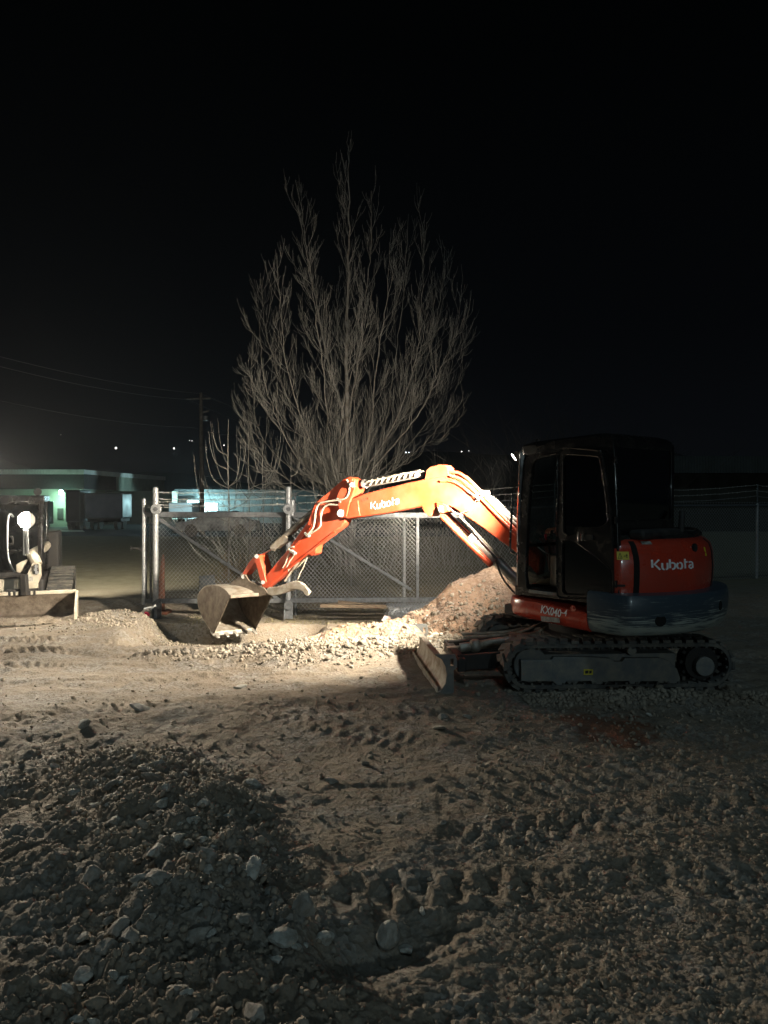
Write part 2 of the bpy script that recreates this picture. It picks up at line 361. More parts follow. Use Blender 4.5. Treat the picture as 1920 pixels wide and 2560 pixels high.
# ---------------------------------------------------------------- GROUND
def build_ground():
    ys = [1.0]
    while ys[-1] < 15.5: ys.append(ys[-1] * 1.0034)
    while ys[-1] < 900: ys.append(ys[-1] * 1.02)
    back = [-300, -100, -40, -15, -6, -2, 0, .4, .7, .85, .95]
    ys = np.array(back + ys)
    us = list(np.arange(-.60, .6001, .0026))
    ext = [.62]
    while ext[-1] < 9: ext.append(ext[-1] * 1.035)
    us = np.array([-k for k in ext[::-1]] + us + ext)
    wdt = np.where(ys >= 1, ys, 1 + np.abs(1 - ys))
    X = us[None, :] * wdt[:, None]; Y = np.repeat(ys[:, None], len(us), 1)
    spc = np.maximum(.0034 * wdt[:, None] * np.ones_like(X), np.gradient(us)[None, :] * wdt[:, None]); spc = np.maximum(spc, .004)
    Z = ground(X, Y, True, spc)
    nr, nc = X.shape
    co = np.stack([X, Y, Z], -1).reshape(-1, 3).astype(np.float32)
    i = np.arange(nr - 1)[:, None] * nc + np.arange(nc - 1)[None, :]
    q = np.stack([i, i + 1, i + nc + 1, i + nc], -1).reshape(-1, 4).astype(np.int32)
    me = bpy.data.meshes.new('ground'); me.vertices.add(len(co)); me.vertices.foreach_set('co', co.ravel())
    me.loops.add(q.size); me.loops.foreach_set('vertex_index', q.ravel())
    me.polygons.add(len(q)); me.polygons.foreach_set('loop_start', np.arange(0, q.size, 4, dtype=np.int32))
    me.polygons.foreach_set('loop_total', np.full(len(q), 4, np.int32))
    me.polygons.foreach_set('use_smooth', np.ones(len(q), bool)); me.update(); me.validate()
    o = bpy.data.objects.new('ground', me); COL.objects.link(o); o['kind'] = 'structure'
    return o

def ground_mat(name, tint=(1, 1, 1)):
    m = bpy.data.materials.new(name); m.use_nodes = True; N = m.node_tree.nodes; L = m.node_tree.links; b = N['Principled BSDF']
    b.inputs['Roughness'].default_value = .95; b.inputs['Specular IOR Level'].default_value = .2
    g = N.new('ShaderNodeNewGeometry'); P = g.outputs['Position']
    def noise(s, d=6, r=.6):
        n = N.new('ShaderNodeTexNoise'); n.inputs['Scale'].default_value = s; n.inputs['Detail'].default_value = d; n.inputs['Roughness'].default_value = r
        L.new(P, n.inputs['Vector']); return n.outputs['Fac']
    def ramp(v, a, ca, c, cc):
        r = N.new('ShaderNodeValToRGB'); r.color_ramp.elements[0].position = a; r.color_ramp.elements[1].position = c
        r.color_ramp.elements[0].color = (*ca, 1); r.color_ramp.elements[1].color = (*cc, 1); L.new(v, r.inputs[0]); return r.outputs[0]
    def mix(f, a, c):
        x = N.new('ShaderNodeMix'); x.data_type = 'RGBA'; L.new(f, x.inputs[0]); L.new(a, x.inputs[6]); L.new(c, x.inputs[7]); return x.outputs[2]
    c1 = ramp(noise(.9), .35, (.235, .175, .120), .65, (.31, .245, .175))
    c2 = ramp(noise(14, 8, .7), .35, (.15, .110, .075), .68, (.36, .305, .235))
    f1 = ramp(noise(5), .42, (.25, .25, .25), .6, (.75, .75, .75))
    col = mix(f1, c1, c2)
    # gravel specks
    vo = N.new('ShaderNodeTexVoronoi'); vo.inputs['Scale'].default_value = 42; L.new(P, vo.inputs['Vector'])
    hs = N.new('ShaderNodeSeparateColor'); L.new(vo.outputs['Color'], hs.inputs[0])
    spk = ramp(hs.outputs[0], .0, (.13, .115, .095), 1.0, (.40, .38, .345))
    f2 = ramp(noise(2.2), .45, (.12, .12, .12), .62, (.6, .6, .6))
    col = mix(f2, col, spk)
    # reddish clay patch
    mp = N.new('ShaderNodeVectorMath'); mp.operation = 'DISTANCE'; mp.inputs[1].default_value = (1.75, 5.9, 0); L.new(P, mp.inputs[0])
    ad = N.new('ShaderNodeMath'); ad.operation = 'MULTIPLY_ADD'; L.new(noise(3.5), ad.inputs[0]); ad.inputs[1].default_value = 1.2; L.new(mp.outputs['Value'], ad.inputs[2])
    fr = ramp(ad.outputs[0], .85, (.75, .75, .75), 1.15, (0, 0, 0))
    red = N.new('ShaderNodeRGB'); red.outputs[0].default_value = (.20, .075, .038, 1)
    col = mix(fr, col, red.outputs[0])
    # beyond the fence: olive rough grass and earth, far away asphalt
    sp = N.new('ShaderNodeSeparateXYZ'); L.new(P, sp.inputs[0])
    mr = N.new('ShaderNodeMapRange'); mr.inputs[1].default_value = 13.5; mr.inputs[2].default_value = 17; L.new(sp.outputs['Y'], mr.inputs[0])
    ol = ramp(noise(3, 8, .7), .35, (.16, .140, .090), .65, (.23, .205, .14))
    col = mix(mr.outputs[0], col, ol)
    mr2 = N.new('ShaderNodeMapRange'); mr2.inputs[1].default_value = 38; mr2.inputs[2].default_value = 44; L.new(sp.outputs['Y'], mr2.inputs[0])
    asp = ramp(noise(2), .3, (.045, .045, .047), .7, (.075, .075, .078))
    col = mix(mr2.outputs[0], col, asp)
    tn = N.new('ShaderNodeMix'); tn.data_type = 'RGBA'; tn.blend_type = 'MULTIPLY'; tn.inputs[0].default_value = 1; tn.inputs[7].default_value = (*tint, 1); L.new(col, tn.inputs[6])
    L.new(tn.outputs[2], b.inputs['Base Color'])
    n2 = N.new('ShaderNodeTexNoise'); n2.inputs['Scale'].default_value = 70; n2.inputs['Detail'].default_value = 6; n2.inputs['Roughness'].default_value = .7; L.new(P, n2.inputs['Vector'])
    bp = N.new('ShaderNodeBump'); bp.inputs['Strength'].default_value = .6; bp.inputs['Distance'].default_value = .02; L.new(n2.outputs['Fac'], bp.inputs['Height'])
    bp2 = N.new('ShaderNodeBump'); bp2.inputs['Strength'].default_value = .5; bp2.inputs['Distance'].default_value = .012; L.new(vo.outputs['Distance'], bp2.inputs['Height']); L.new(bp.outputs[0], bp2.inputs['Normal'])
    L.new(bp2.outputs[0], b.inputs['Normal'])
    return m
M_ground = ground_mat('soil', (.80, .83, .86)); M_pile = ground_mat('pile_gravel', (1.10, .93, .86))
gobj = build_ground(); gobj.data.materials.append(M_ground)

# ---------------------------------------------------------------- hills far behind
mh = mat('hill', (.004, .0045, .005), 1.0)
hb = MB(); nX = 60
for k in range(nX):
    pass
vs = []; xs_ = np.linspace(-500, 500, nX); hh = 30 + 14 * np.sin(xs_ / 90) + 6 * np.sin(xs_ / 31 + 1)
for i in range(nX): vs += [(xs_[i], 520, -6), (xs_[i], 560, hh[i] * .6), (xs_[i], 640, hh[i]), (xs_[i], 760, -6)]
fs = []
for i in range(nX - 1):
    for j in range(3): fs.append((i * 4 + j, i * 4 + j + 1, (i + 1) * 4 + j + 1, (i + 1) * 4 + j))
hb.add(vs, fs); ho = hb.build('hills', mh); ho['kind'] = 'structure'

# ================================================================= DIRT PILE
def pile_h(X, Y):
    px = [-1.4, -1.0, -.6, -.25, .12, .47, .70, .85, 1.03, 1.25, 1.52, 1.9, 2.6, 3.4, 4.3]
    pz = [-.2, -.02, .06, .10, .14, .26, .39, .53, .645, .675, .80, .76, .45, .05, -.3]
    zc = np.interp(X, px, pz); zc = zc + .010 * fbm(X, Y * 0, 6, 3, 91)
    yc = np.interp(X, [-1, .1, 1.0, 1.6, 4], [9.75, 10.05, 10.5, 10.8, 10.9])
    dd = Y - yc
    slope = np.where(dd < 0, .50, .60)
    z = zc - slope * (np.sqrt(dd * dd + .004) - .063)
    z = z + .018 * fbm(X, Y, 2.4, 3, 50) * sstep(np.abs(dd), 0, .3)
    low = 1 - sstep(z, .15, .5)
    z = z + .045 * clods(X, Y, 8, 95) * low + .02 * fbm(X, Y, 5, 3, 99) * low + .028 * clods(X, Y, 17, 96) * (.5 + low) + .012 * clods(X, Y, 36, 97) + .006 * fbm(X, Y, 22, 2, 98)
    return z - .12 * sstep(np.abs(X - 1.4), 2.3, 2.7)
def pile():
    nx, ny = 330, 260
    X, Y = np.meshgrid(np.linspace(-1.3, 4.3, nx), np.linspace(8.3, 13.2, ny)); z = pile_h(X, Y)
    g0 = ground(X, Y, False) - .05
    z = np.maximum(z, g0 - .12)
    # trim what lies under the ground
    keep = (z > g0)
    nyy, nxx = X.shape; idx = -np.ones(X.shape, int); 
    q = []; m = keep[:-1, :-1] | keep[1:, :-1] | keep[:-1, 1:] | keep[1:, 1:]
    jj, ii = np.nonzero(m); i0 = jj * nxx + ii
    q = np.stack([i0, i0 + 1, i0 + nxx + 1, i0 + nxx], -1)
    used = np.unique(q); remap = -np.ones(X.size, int); remap[used] = np.arange(len(used))
    co = np.stack([X, Y, z], -1).reshape(-1, 3)[used]; q = remap[q]
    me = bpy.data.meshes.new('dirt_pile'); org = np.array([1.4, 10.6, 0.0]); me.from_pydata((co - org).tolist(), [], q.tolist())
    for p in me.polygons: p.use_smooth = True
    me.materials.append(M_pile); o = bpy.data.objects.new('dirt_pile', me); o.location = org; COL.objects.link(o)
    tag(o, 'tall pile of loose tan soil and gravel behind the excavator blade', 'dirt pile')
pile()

# ================================================================= STONES
def rock_mesh(seed, sub=2, flat=.7):
    rr = random.Random(seed); bm = bmesh.new(); bmesh.ops.create_icosphere(bm, subdivisions=sub, radius=1)
    # cut by random planes for broken faces
    planes = []
    for _ in range(9):
        n = Vector((rr.gauss(0, 1), rr.gauss(0, 1), rr.gauss(0, 1))).normalized(); planes.append((n, rr.uniform(.45, .85)))
    for v in bm.verts:
        for n, d in planes:
            k = v.co.dot(n)
            if k > d: v.co -= n * (k - d)
        v.co += Vector((rr.gauss(0, .02), rr.gauss(0, .02), rr.gauss(0, .02)))
    s = (rr.uniform(.9, 1.4), rr.uniform(.65, .95), rr.uniform(.45, .8) * flat / .7)
    for v in bm.verts: v.co = Vector((v.co.x * s[0], v.co.y * s[1], v.co.z * s[2]))
    me = bpy.data.meshes.new('rock'); bm.to_mesh(me); bm.free()
    for p in me.polygons: p.use_smooth = True
    try: me.set_sharp_from_angle(angle=R(22))
    except Exception: pass
    return me
ROCKS = [rock_mesh(100 + i, 3) for i in range(10)]
for i, me in enumerate(ROCKS): me.materials.append(M_stone if i % 2 else M_stoned)
def put_rock(x, y, size, mi, rot, label, group=None, sink=.25, tilt=None, sc=(1, 1, 1)):
    o = bpy.data.objects.new('rock', ROCKS[mi % len(ROCKS)]); COL.objects.link(o)
    zg = max(gz(x, y), float(pile_h(np.array([x]), np.array([y]))[0]) if y > 8.4 and abs(x - 1.4) < 2.6 else -9)
    o.location = (x, y, zg + size * sc[2] * (.55 - sink)); o.rotation_euler = tilt if tilt else (rot * .7 % .6, rot * 1.3 % .5, rot)
    o.scale = (size * sc[0], size * sc[1], size * sc[2]); tag(o, label, 'rock', group); return o
def gpt(xs, ys):   # point on the ground under a picture position
    x, y = 0, 5
    for _ in range(6):
        z = gz0(x, y) if _ else 0
        d = ray(xs, ys); t = (z - CAMH) / d.z; x, y = d.x * t, d.y * t
    return x, y
for (xs, ys, s, mi, rot, sc, lab) in [
    (232, 2205, .062, 0, .3, (.8, 1, 1.3), 'pale rounded stone at the left of the foreground ridge, standing on edge'),
    (350, 2222, .060, 1, 2.9, (1.2, .8, .7), 'flat pale stone left of the biggest rocks, low on the ridge'),
    (402, 2262, .066, 2, .6, (1.15, .9, .9), 'large pale angular stone in the middle of the ridge'),
    (482, 2148, .062, 3, .1, (1.25, .6, .8), 'long flat slab of grey stone across the ridge'),
    (635, 2205, .060, 4, .5, (1.2, .8, .8), 'wide grey stone in the upper right of the ridge'),
    (680, 2250, .062, 5, 1.3, (1.1, 1, .9), 'notched pale stone just above the tall upright rock'),
    (760, 2322, .085, 6, 1.4, (.7, .8, 1.55), 'tallest upright grey rock on the right edge of the ridge'),
    (705, 2372, .055, 7, .4, (1, 1, .8), 'rounded stone left of the foot of the tall upright rock'),
    (270, 2385, .055, 8, .7, (1, .7, 1.15), 'triangular pale stone low on the left of the ridge'),
    (812, 2375, .042, 9, .2, (.8, .8, 1.2), 'small pale knob of stone right of the tall upright rock'),
    (972, 2372, .068, 0, 1.1, (.9, .8, 1.35), 'lone pointed pale rock right of the ridge in the flat soil'),
    (1018, 2386, .045, 3, 2.1, (1, 1, .8), 'low stone touching the lone pointed rock'),
    (508, 2022, .050, 1, .9, (.9, .9, 1.2), 'upright pale stone at the top of the ridge'),
    (387, 1950, .062, 4, .3, (1.1, .9, 1.0), 'big peaked stone on the small lump left of centre'),
    (355, 1930, .050, 6, 2.0, (1.1, .9, .8), 'stone just behind the big peaked stone on the lump'),
    (305, 1950, .040, 2, 1.0, (1, 1, .8), 'smaller stone at the left of the lump'),
    (512, 1900, .042, 8, .5, (1, .8, 1.1), 'single pale stone beside the narrow rut'),
    (632, 1956, .048, 5, .1, (1, 1, .9), 'stone casting a long shadow right of the lump'),
    (352, 1775, .085, 7, .3, (1.2, .9, .7), 'rounded boulder on the soil, farthest back on the left'),
    (212, 1826, .055, 9, .9, (.8, .8, 1.1), 'stone stuck in the dark bank at the far left'),
    (600, 1724, .075, 3, .4, (1.2, .9, .5), 'flat lone stone on the bright trampled soil in front of the heap'),
    (828, 1955, .045, 2, .2, (1.2, 1, .8), 'pale stone on the rutted soil below the blade'),
    (912, 1910, .045, 6, 1.9, (1.2, .9, .7), 'flat bluish stone on the soil in the middle'),
    (1107, 1795, .045, 0, .9, (1.1, .9, .9), 'white stone on the soil just below the blade'),
    (1170, 1790, .040, 4, .2, (1, .9, .9), 'small white stone right of the other one below the blade'),
    (1100, 1828, .055, 7, 2.2, (1.3, 1, .6), 'flat grey stone on the soil beneath the blade'),
    (1622, 1790, .035, 1, .3, (1, .9, 1), 'single white pebble in the dark soil in front of the tracks'),
    (735, 1590, .10, 2, .3, (1.5, .9, .45), 'flat slab lying on the bright heap right of the bucket'),
    (780, 1597, .06, 5, .3, (1.2, .9, .5), 'small flat stone just right of the slab on the heap'),
    ]:
    x, y = gpt(xs, ys); put_rock(x, y, s, mi, rot, lab, None, .2, None, sc)
# smaller broken stones strewn on the ridge, the heap and the yard
def strew(n, fn, lab, grp, smin, smax, seed):
    rr = random.Random(seed); k = 0; t = 0
    while k < n and t < 20000:
        t += 1; x, y = fn(rr)
        s = smin * (smax / smin) ** (rr.random() ** 2.2)
        put_rock(x, y, s, rr.randrange(10), rr.uniform(0, 6.28), lab, grp, rr.uniform(.15, .5), (rr.uniform(-.6, .6), rr.uniform(-.6, .6), rr.uniform(0, 6.28))); k += 1
def on_ridge(rr):
    i = rr.random() * 3.6; a = RX[int(i)]; b = RX[int(i) + 1]; t = i - int(i); o = rr.gauss(-.12, .26)
    return a[0] + (b[0] - a[0]) * t + o, a[1] + (b[1] - a[1]) * t + rr.gauss(0, .1)
strew(150, on_ridge, 'broken grey stone half buried in the dug ridge at the lower left', 'broken stones in the foreground ridge', .018, .062, 1)
strew(40, lambda rr: (rr.gauss(-1.75, .3), rr.gauss(4.85, .22)), 'small stone in the rough lump beyond the ridge', 'stones in the small lump', .015, .035, 2)
strew(60, lambda rr: (rr.uniform(-.4, 1.1), rr.gauss(9.0, .22)), 'loose stone between the bucket and the dozer blade', 'stones at the foot of the pile', .02, .06, 3)
strew(26, lambda rr: (rr.uniform(.1, 1.6), rr.uniform(9.2, 10.2)), 'stone half sunk in the front slope of the soil pile', 'stones on the soil pile', .018, .042, 7)
strew(22, lambda rr: (rr.uniform(-.2, 3.0), rr.uniform(3.0, 6.6)), 'loose pebble on the rutted soil in front of the excavator', 'pebbles on the rutted yard', .014, .03, 4)

# gravel: nobody could count it
def gravel(n, seed):
    rng = np.random.default_rng(seed)
    bm = bmesh.new(); bmesh.ops.create_icosphere(bm, subdivisions=1, radius=1)
    bv = np.array([v.co[:] for v in bm.verts]); bf = np.array([[v.index for v in f.verts] for f in bm.faces]); bm.free()
    P = []
    def region(k, fx, fy, smin, smax, pw=3):
        x = fx(k); y = fy(k); s = smin * (smax / smin) ** (rng.random(k) ** pw); P.append(np.stack([x, y, s], 1))
    t = rng.random(3300) * 4 * .98; ii = t.astype(int); tt = t - ii; A = np.array(RX)
    cx = A[ii, 0] + (A[ii + 1, 0] - A[ii, 0]) * tt + rng.normal(-.08, .30, len(t)); cy = A[ii, 1] + (A[ii + 1, 1] - A[ii, 1]) * tt + rng.normal(0, .1, len(t))
    P.append(np.stack([cx, cy, .005 * (.024 / .005) ** (rng.random(len(t)) ** 2)], 1))
    u = lambda a, b: (lambda k: rng.uniform(a, b, k)); g = lambda a, b: (lambda k: rng.normal(a, b, k))
    # yard: denser near the photographer
    k = 2200; yy = 2.0 * (7.5 / 2.0) ** rng.random(k); xx = rng.uniform(-.55, .55, k) * yy; P.append(np.stack([xx, yy, .004 * (.018 / .004) ** (rng.random(k) ** 3) * np.clip(yy / 4, .8, 1.6)], 1))
    k = 3000; yy = 2.0 * (6.5 / 2.0) ** rng.random(k); xx = rng.uniform(.12, .56, k) * yy; P.append(np.stack([xx, yy, .005 * (.016 / .005) ** (rng.random(k) ** 1.6) * np.clip(yy / 3.5, .9, 1.5)], 1))
    region(1200, g(-1.75, .35), g(4.9, .25), .006, .025, 2)
    region(1700, g(-1.15, .6), g(8.50, .24), .006, .034, 3)
    region(1300, g(.3, .7), g(8.9, .26), .007, .045, 3)
    region(2300, u(1.2, 4.0), g(6.62, .12), .008, .03, 1.5)
    region(900, g(-3.4, .6), g(10.6, .4), .010, .03, 2)
    region(1500, g(.75, .75), g(9.75, .35), .007, .035, 2.5)
    P = np.concatenate(P); n = len(P)
    Z = np.maximum(ground(P[:, 0], P[:, 1], True), pile_h(P[:, 0], P[:, 1]))
    ax = rng.normal(size=(n, 3, 3)); qs = np.linalg.qr(ax)[0]
    sc = np.stack([rng.uniform(.8, 1.5, n), rng.uniform(.7, 1.1, n), rng.uniform(.5, .9, n)], 1) * P[:, 2:3]
    jit = 1 + rng.normal(0, .20, (n, len(bv), 1))
    V = np.einsum('nij,nkj->nki', qs, bv[None] * jit * sc[:, None, :])
    V[:, :, 0] += P[:, 0:1]; V[:, :, 1] += P[:, 1:2]; V[:, :, 2] += (Z + P[:, 2] * .25)[:, None]
    Fc = (bf[None] + (np.arange(n) * len(bv))[:, None, None]).reshape(-1, 3).astype(np.int32)
    me = bpy.data.meshes.new('gravel'); co = V.reshape(-1, 3).astype(np.float32)
    me.vertices.add(len(co)); me.vertices.foreach_set('co', co.ravel()); me.loops.add(Fc.size); me.loops.foreach_set('vertex_index', Fc.ravel())
    me.polygons.add(len(Fc)); me.polygons.foreach_set('loop_start', np.arange(0, Fc.size, 3, dtype=np.int32)); me.polygons.foreach_set('loop_total', np.full(len(Fc), 3, np.int32))
    me.update(); me.validate(); me.materials.append(M_gravel)
    o = bpy.data.objects.new('gravel', me); COL.objects.link(o); o['kind'] = 'stuff'; tag(o, 'loose gravel and crumbs of soil strewn over the whole yard', 'gravel')
gravel(0, 5)

# ================================================================= EXCAVATOR
S = Vector((2.1, 7.8, 0.0))
exc = thing('excavator', 'orange and black compact tracked excavator with closed cab, digging bucket and open door', 'excavator', S)
TH = R(50); UF = Vector((-math.cos(TH), math.sin(TH), 0)); UL = Vector((-math.sin(TH), -math.cos(TH), 0)); ZZ = Vector((0, 0, 1))
def U(f, l, z): return S + UF * f + UL * l + ZZ * z
def UP(xs, ys, l): return hit(xs, ys, S + UL * l, UL)             # point of the upper body's side plane
def URp(xs, ys, f): return hit(xs, ys, S + UF * f, UF)            # point of a plane across the upper body
PH = R(3); CF = Vector((-math.cos(PH), -math.sin(PH), 0)); CL = Vector((math.sin(PH), -math.cos(PH), 0))
def C_(s, t, z): return S + CF * s + CL * t + ZZ * z
def CP(xs, ys, t): return hit(xs, ys, S + CL * t, CL)
BE = R(32); BF = Vector((-math.cos(BE), math.sin(BE), 0)); BL = Vector((-math.sin(BE), -math.cos(BE), 0))
FT = U(.82, 0, 0)
def BP(xs, ys, o=0.0): return hit(xs, ys, FT + BL * o, BL)

# ---- undercarriage
def track(t_out, label):
    T = bpy.data.objects.new('track', None); COL.objects.link(T); T.parent = exc; T['label'] = label
    w = .34; r = .205; s1, s2 = .84, -.84; zc = .225
    def path(a):    # arc length -> (s, z, normal)
        Ls = s1 - s2; La = PI * r; a %= 2 * (Ls + La)
        if a < Ls: return (s1 - a, zc + r + .012 * math.sin(PI * 0), 0, 1)
        a -= Ls
        if a < La: q = a / r; return (s2 - r * math.sin(q), zc + r * math.cos(q), -math.sin(q), math.cos(q))
        a -= La
        if a < Ls: return (s2 + a, zc - r, 0, -1)
        a -= Ls; q = a / r; return (s1 + r * math.sin(q), zc - r * math.cos(q), math.sin(q), -math.cos(q))
    Lt = 2 * (s1 - s2 + PI * r); b = MB(); n = 96; vs = []
    for i in range(n):
        s, z, nx, nz = path(Lt * i / n)
        for (o, t) in ((-.035, t_out), (-.006, t_out), (0, t_out - .012), (0, t_out - w + .012), (-.006, t_out - w), (-.035, t_out - w)):
            vs.append(C_(s + nx * o, t, z + nz * o))
    fs = []
    for i in range(n):
        j = (i + 1) % n
        for k in range(6): fs.append((i * 6 + k, i * 6 + (k + 1) % 6, j * 6 + (k + 1) % 6, j * 6 + k))
    b.add(vs, fs)
    m = 44
    for i in range(m):       # slanted lugs, two staggered rows
        for side in (0, 1):
            a0 = Lt * (i + .5 * side) / m; hw = .034
            t0 = t_out + .004 if side == 0 else t_out - w / 2 + .02; t1 = t_out - w / 2 - .02 if side == 0 else t_out - w - .004
            vv = []
            for (da, tt) in ((-hw, t0), (hw, t0), (hw + (.05 if side == 0 else -.05), t1), (-hw + (.05 if side == 0 else -.05), t1)):
                for hgt in (0, .028):
                    sh = .7 if hgt else 1
                    s, z, nx, nz = path(a0 + (da if da * 0 == 0 else 0) * 1.0)
                    cs, cz, _, _ = path(a0)
                    vv.append(C_(s + nx * (hgt - .002), tt, z + nz * (hgt - .002)))
            b.add(vv, [(0, 2, 3, 1), (2, 4, 5, 3), (4, 6, 7, 5), (6, 0, 1, 7), (1, 3, 5, 7), (0, 6, 4, 2)])
    # guide lugs inside
    g = b
    for i in range(48):
        s, z, nx, nz = path(Lt * i / 48)
        c = C_(s - nx * .055, t_out - w / 2, z - nz * .055); g.box(c, (.03, .09, .04), (CF * nz + ZZ * -nx, CL, CF * nx + ZZ * nz))
        c2 = C_(s - nx * .042, t_out - .03, z - nz * .042); g.box(c2, (.022, .03, .02), (CF * nz + ZZ * -nx, CL, CF * nx + ZZ * nz))
    b.build('belt', M_rub, T, ang=30)
    sp = MB(); cs = C_(-.80, t_out - .05, .225); sp.cyl(C_(-.80, t_out - .10, .225), C_(-.80, t_out - w + .05, .225), .155, n=22)
    for k in range(11):
        a = 2 * PI * k / 11; sp.box(C_(-.80 + .16 * math.cos(a), t_out - w / 2, .225 + .16 * math.sin(a)), (.05, .05, .03), (CF * math.cos(a) + ZZ * math.sin(a), CL, CF * -math.sin(a) + ZZ * math.cos(a)))
    sp.build('sprocket', M_matte, T)
    MB().cyl(C_(-.80, t_out - .02, .205), C_(-.80, t_out - .12, .205), .088, n=28).build('drive_motor', M_frame, T, bevel=.006)
    idl = MB(); idl.cyl(C_(.80, t_out - .08, .225), C_(.80, t_out - w + .08, .225), .16, n=26); idl.cyl(C_(.80, t_out - .06, .225), C_(.80, t_out - w + .06, .225), .05, n=14)
    idl.build('idler_wheel', M_frame, T, bevel=.01)
    for s in (.42, .14, -.14, -.42):
        MB().cyl(C_(s, t_out - .06, .105), C_(s, t_out - w + .06, .105), .062, n=18).build('roller', M_frame, T, bevel=.005)
    MB().cyl(C_(-.12, t_out - .03, .355), C_(-.12, t_out - w + .06, .355), .042, n=18).build('top_roller', M_frame, T, bevel=.005)
    if t_out > 0:
        pts = [(1302, 1650), (1302, 1703), (1382, 1704), (1392, 1713), (1408, 1713), (1418, 1703), (1478, 1703), (1484, 1716), (1500, 1718), (1508, 1703), (1572, 1703), (1578, 1716), (1594, 1718), (1602, 1703), (1662, 1703), (1668, 1711), (1698, 1711), (1701, 1696), (1693, 1672), (1672, 1652), (1652, 1645), (1562, 1645), (1556, 1654), (1536, 1654), (1526, 1646), (1480, 1643), (1384, 1643), (1380, 1650)]
        P = [CP(x, y, t_out - .03) for x, y in pts]
    else:
        P = [C_(a, t_out - .03, z) for a, z in ((.72, .33), (.72, .12), (-.6, .12), (-.6, .3), (-.4, .35), (.6, .36))]
    fr = MB(); fr.plate(P, CL * -.05); fr.boxf(C_, (-.55, t_out - .24, .14), (.68, t_out - .09, .32)); fr.build('track_frame', M_frame, T, bevel=.006)
    if t_out > 0:
        q = [CP(x, y, t_out - .027) for x, y in ((1302, 1652), (1379, 1652), (1379, 1702), (1302, 1702))]
        MB().plate(q, CL * .014).build('grease_cover', M_frame, T, bevel=.004)
        q = [CP(x, y, t_out - .029) for x, y in ((1459, 1673), (1482, 1673), (1482, 1687), (1459, 1687))]
        MB().plate(q, CL * .005).build('yellow_decal', M_yel, T, smooth=False)
        for (a, b_) in ((1463, 1471), (1473, 1479)):
            q = [CP(x, y, t_out - .023) for x, y in ((a, 1677), (b_, 1676), (b_, 1683), (a, 1684))]
            MB().plate(q, CL * .002).build('decal_mark', M_matte, T, smooth=False)
    return T
track(.85, 'near rubber track, dusty'); track(-.51, 'far rubber track lit pale by the work light')
cb = MB(); cb.boxf(C_, (-.5, -.52, .2), (.5, .52, .42)); cb.boxf(C_, (-.35, -.62, .16), (-.15, .62, .3)); cb.boxf(C_, (.2, -.62, .16), (.4, .62, .3)); cb.build('carbody', M_matte, exc, bevel=.02)
MB().cyl(S + ZZ * .42, S + ZZ * .60, .42, n=40).build('slew_ring', M_matte, exc)
# ---- dozer blade
NE = Vector((.535, 6.84, 0)); FE = Vector((.375, 8.47, 0)); bw = (FE - NE); bn = Vector((-bw.y, bw.x, 0)).normalized()   # bn points forward (left)
prof = [(.055, .015), (.020, .045), (-.012, .10), (-.022, .17), (-.012, .25), (.022, .315), (.060, .350), (.085, .352)]
def bladept(q, a, z): return NE + bw * q + bn * a + ZZ * z
b = MB(); nn = 24; vs = []; fs = []
for i in range(nn + 1):
    q = i / nn
    for (a, z) in prof: vs.append(bladept(q, a, z - .0))
    for (a, z) in prof[::-1]: vs.append(bladept(q, a - .03, z - (.004 if z > .3 else -.004)))
k = 2 * len(prof)
for i in range(nn):
    for j in range(k): fs.append((i * k + j, i * k + (j + 1) % k, (i + 1) * k + (j + 1) % k, (i + 1) * k + j))
fs += [tuple(range(k)), tuple(nn * k + j for j in range(k))[::-1]]
b.add(vs, fs); blade = b.build('dozer_blade', M_steel, exc, ang=50)
for q in (0.0, 1.0):
    b = MB()
    base = bladept(q, 0, 0); s_ = -1 if q == 0 else 1
    out = [(.088, .355), (-.02, .36), (-.10, .355), (-.115, .30), (-.115, .24), (-.085, .215), (-.085, -.01), (.04, -.01), (.02, .045), (-.012, .10), (-.022, .17), (-.012, .25), (.022, .315)]
    hole = [(-.055, .32), (-.085, .32), (-.085, .25), (-.055, .25)]
    b.holed([bladept(q, a, z) for a, z in out], [[bladept(q, a, z) for a, z in hole]], bw.normalized() * .02 * s_)
    b.build('end_plate', M_frame, blade, bevel=.003)
MB().boxf(lambda a, q, z: bladept(q, a, z), (.052, .01, -.02), (.066, .99, .06)).build('cutting_edge', M_bright, blade, bevel=.003)
b = MB()
for t in (.42, -.30):
    b.add([], []); p0 = C_(1.42, t, .18); p1 = C_(.5, t, .24); b.bar(p0, p1, .07, .15)
b.boxf(C_, (1.36, -.45, .12), (1.44, .55, .24)); b.build('blade_arm', M_matte, exc, bevel=.008)
b = MB(); b.tube([C_(1.35, .1, .26), C_(.85, .1, .33)], .045, 14); b.tube([C_(.85, .1, .33), C_(.55, .1, .36)], .06, 14); b.ball(C_(1.2, .1, .28), .07); b.build('blade_cylinder', M_steel, exc)
b = MB()
b.tube(smoothpath([C_(1.3, -.1, .36), C_(.9, -.12, .37), C_(.7, -.12, .40), C_(.4, -.1, .46)]), .016, 8); b.tube(smoothpath([C_(1.3, -.02, .34), C_(.8, -.0, .38), C_(.45, -.0, .5)]), .014, 8)
b.tube(smoothpath([CP(1320, 1610, .1), CP(1330, 1590, .1), CP(1360, 1570, .1)]), .012, 8); b.build('blade_hose', M_hosel, exc)
b = MB(); b.plate([CP(x, y, .0) for x, y in ((1118, 1620), (1180, 1617), (1240, 1602), (1290, 1598), (1312, 1586), (1316, 1594), (1290, 1606), (1240, 1610), (1185, 1625), (1120, 1628))], CL * -.10); b.build('hose_guard', M_steel, exc)

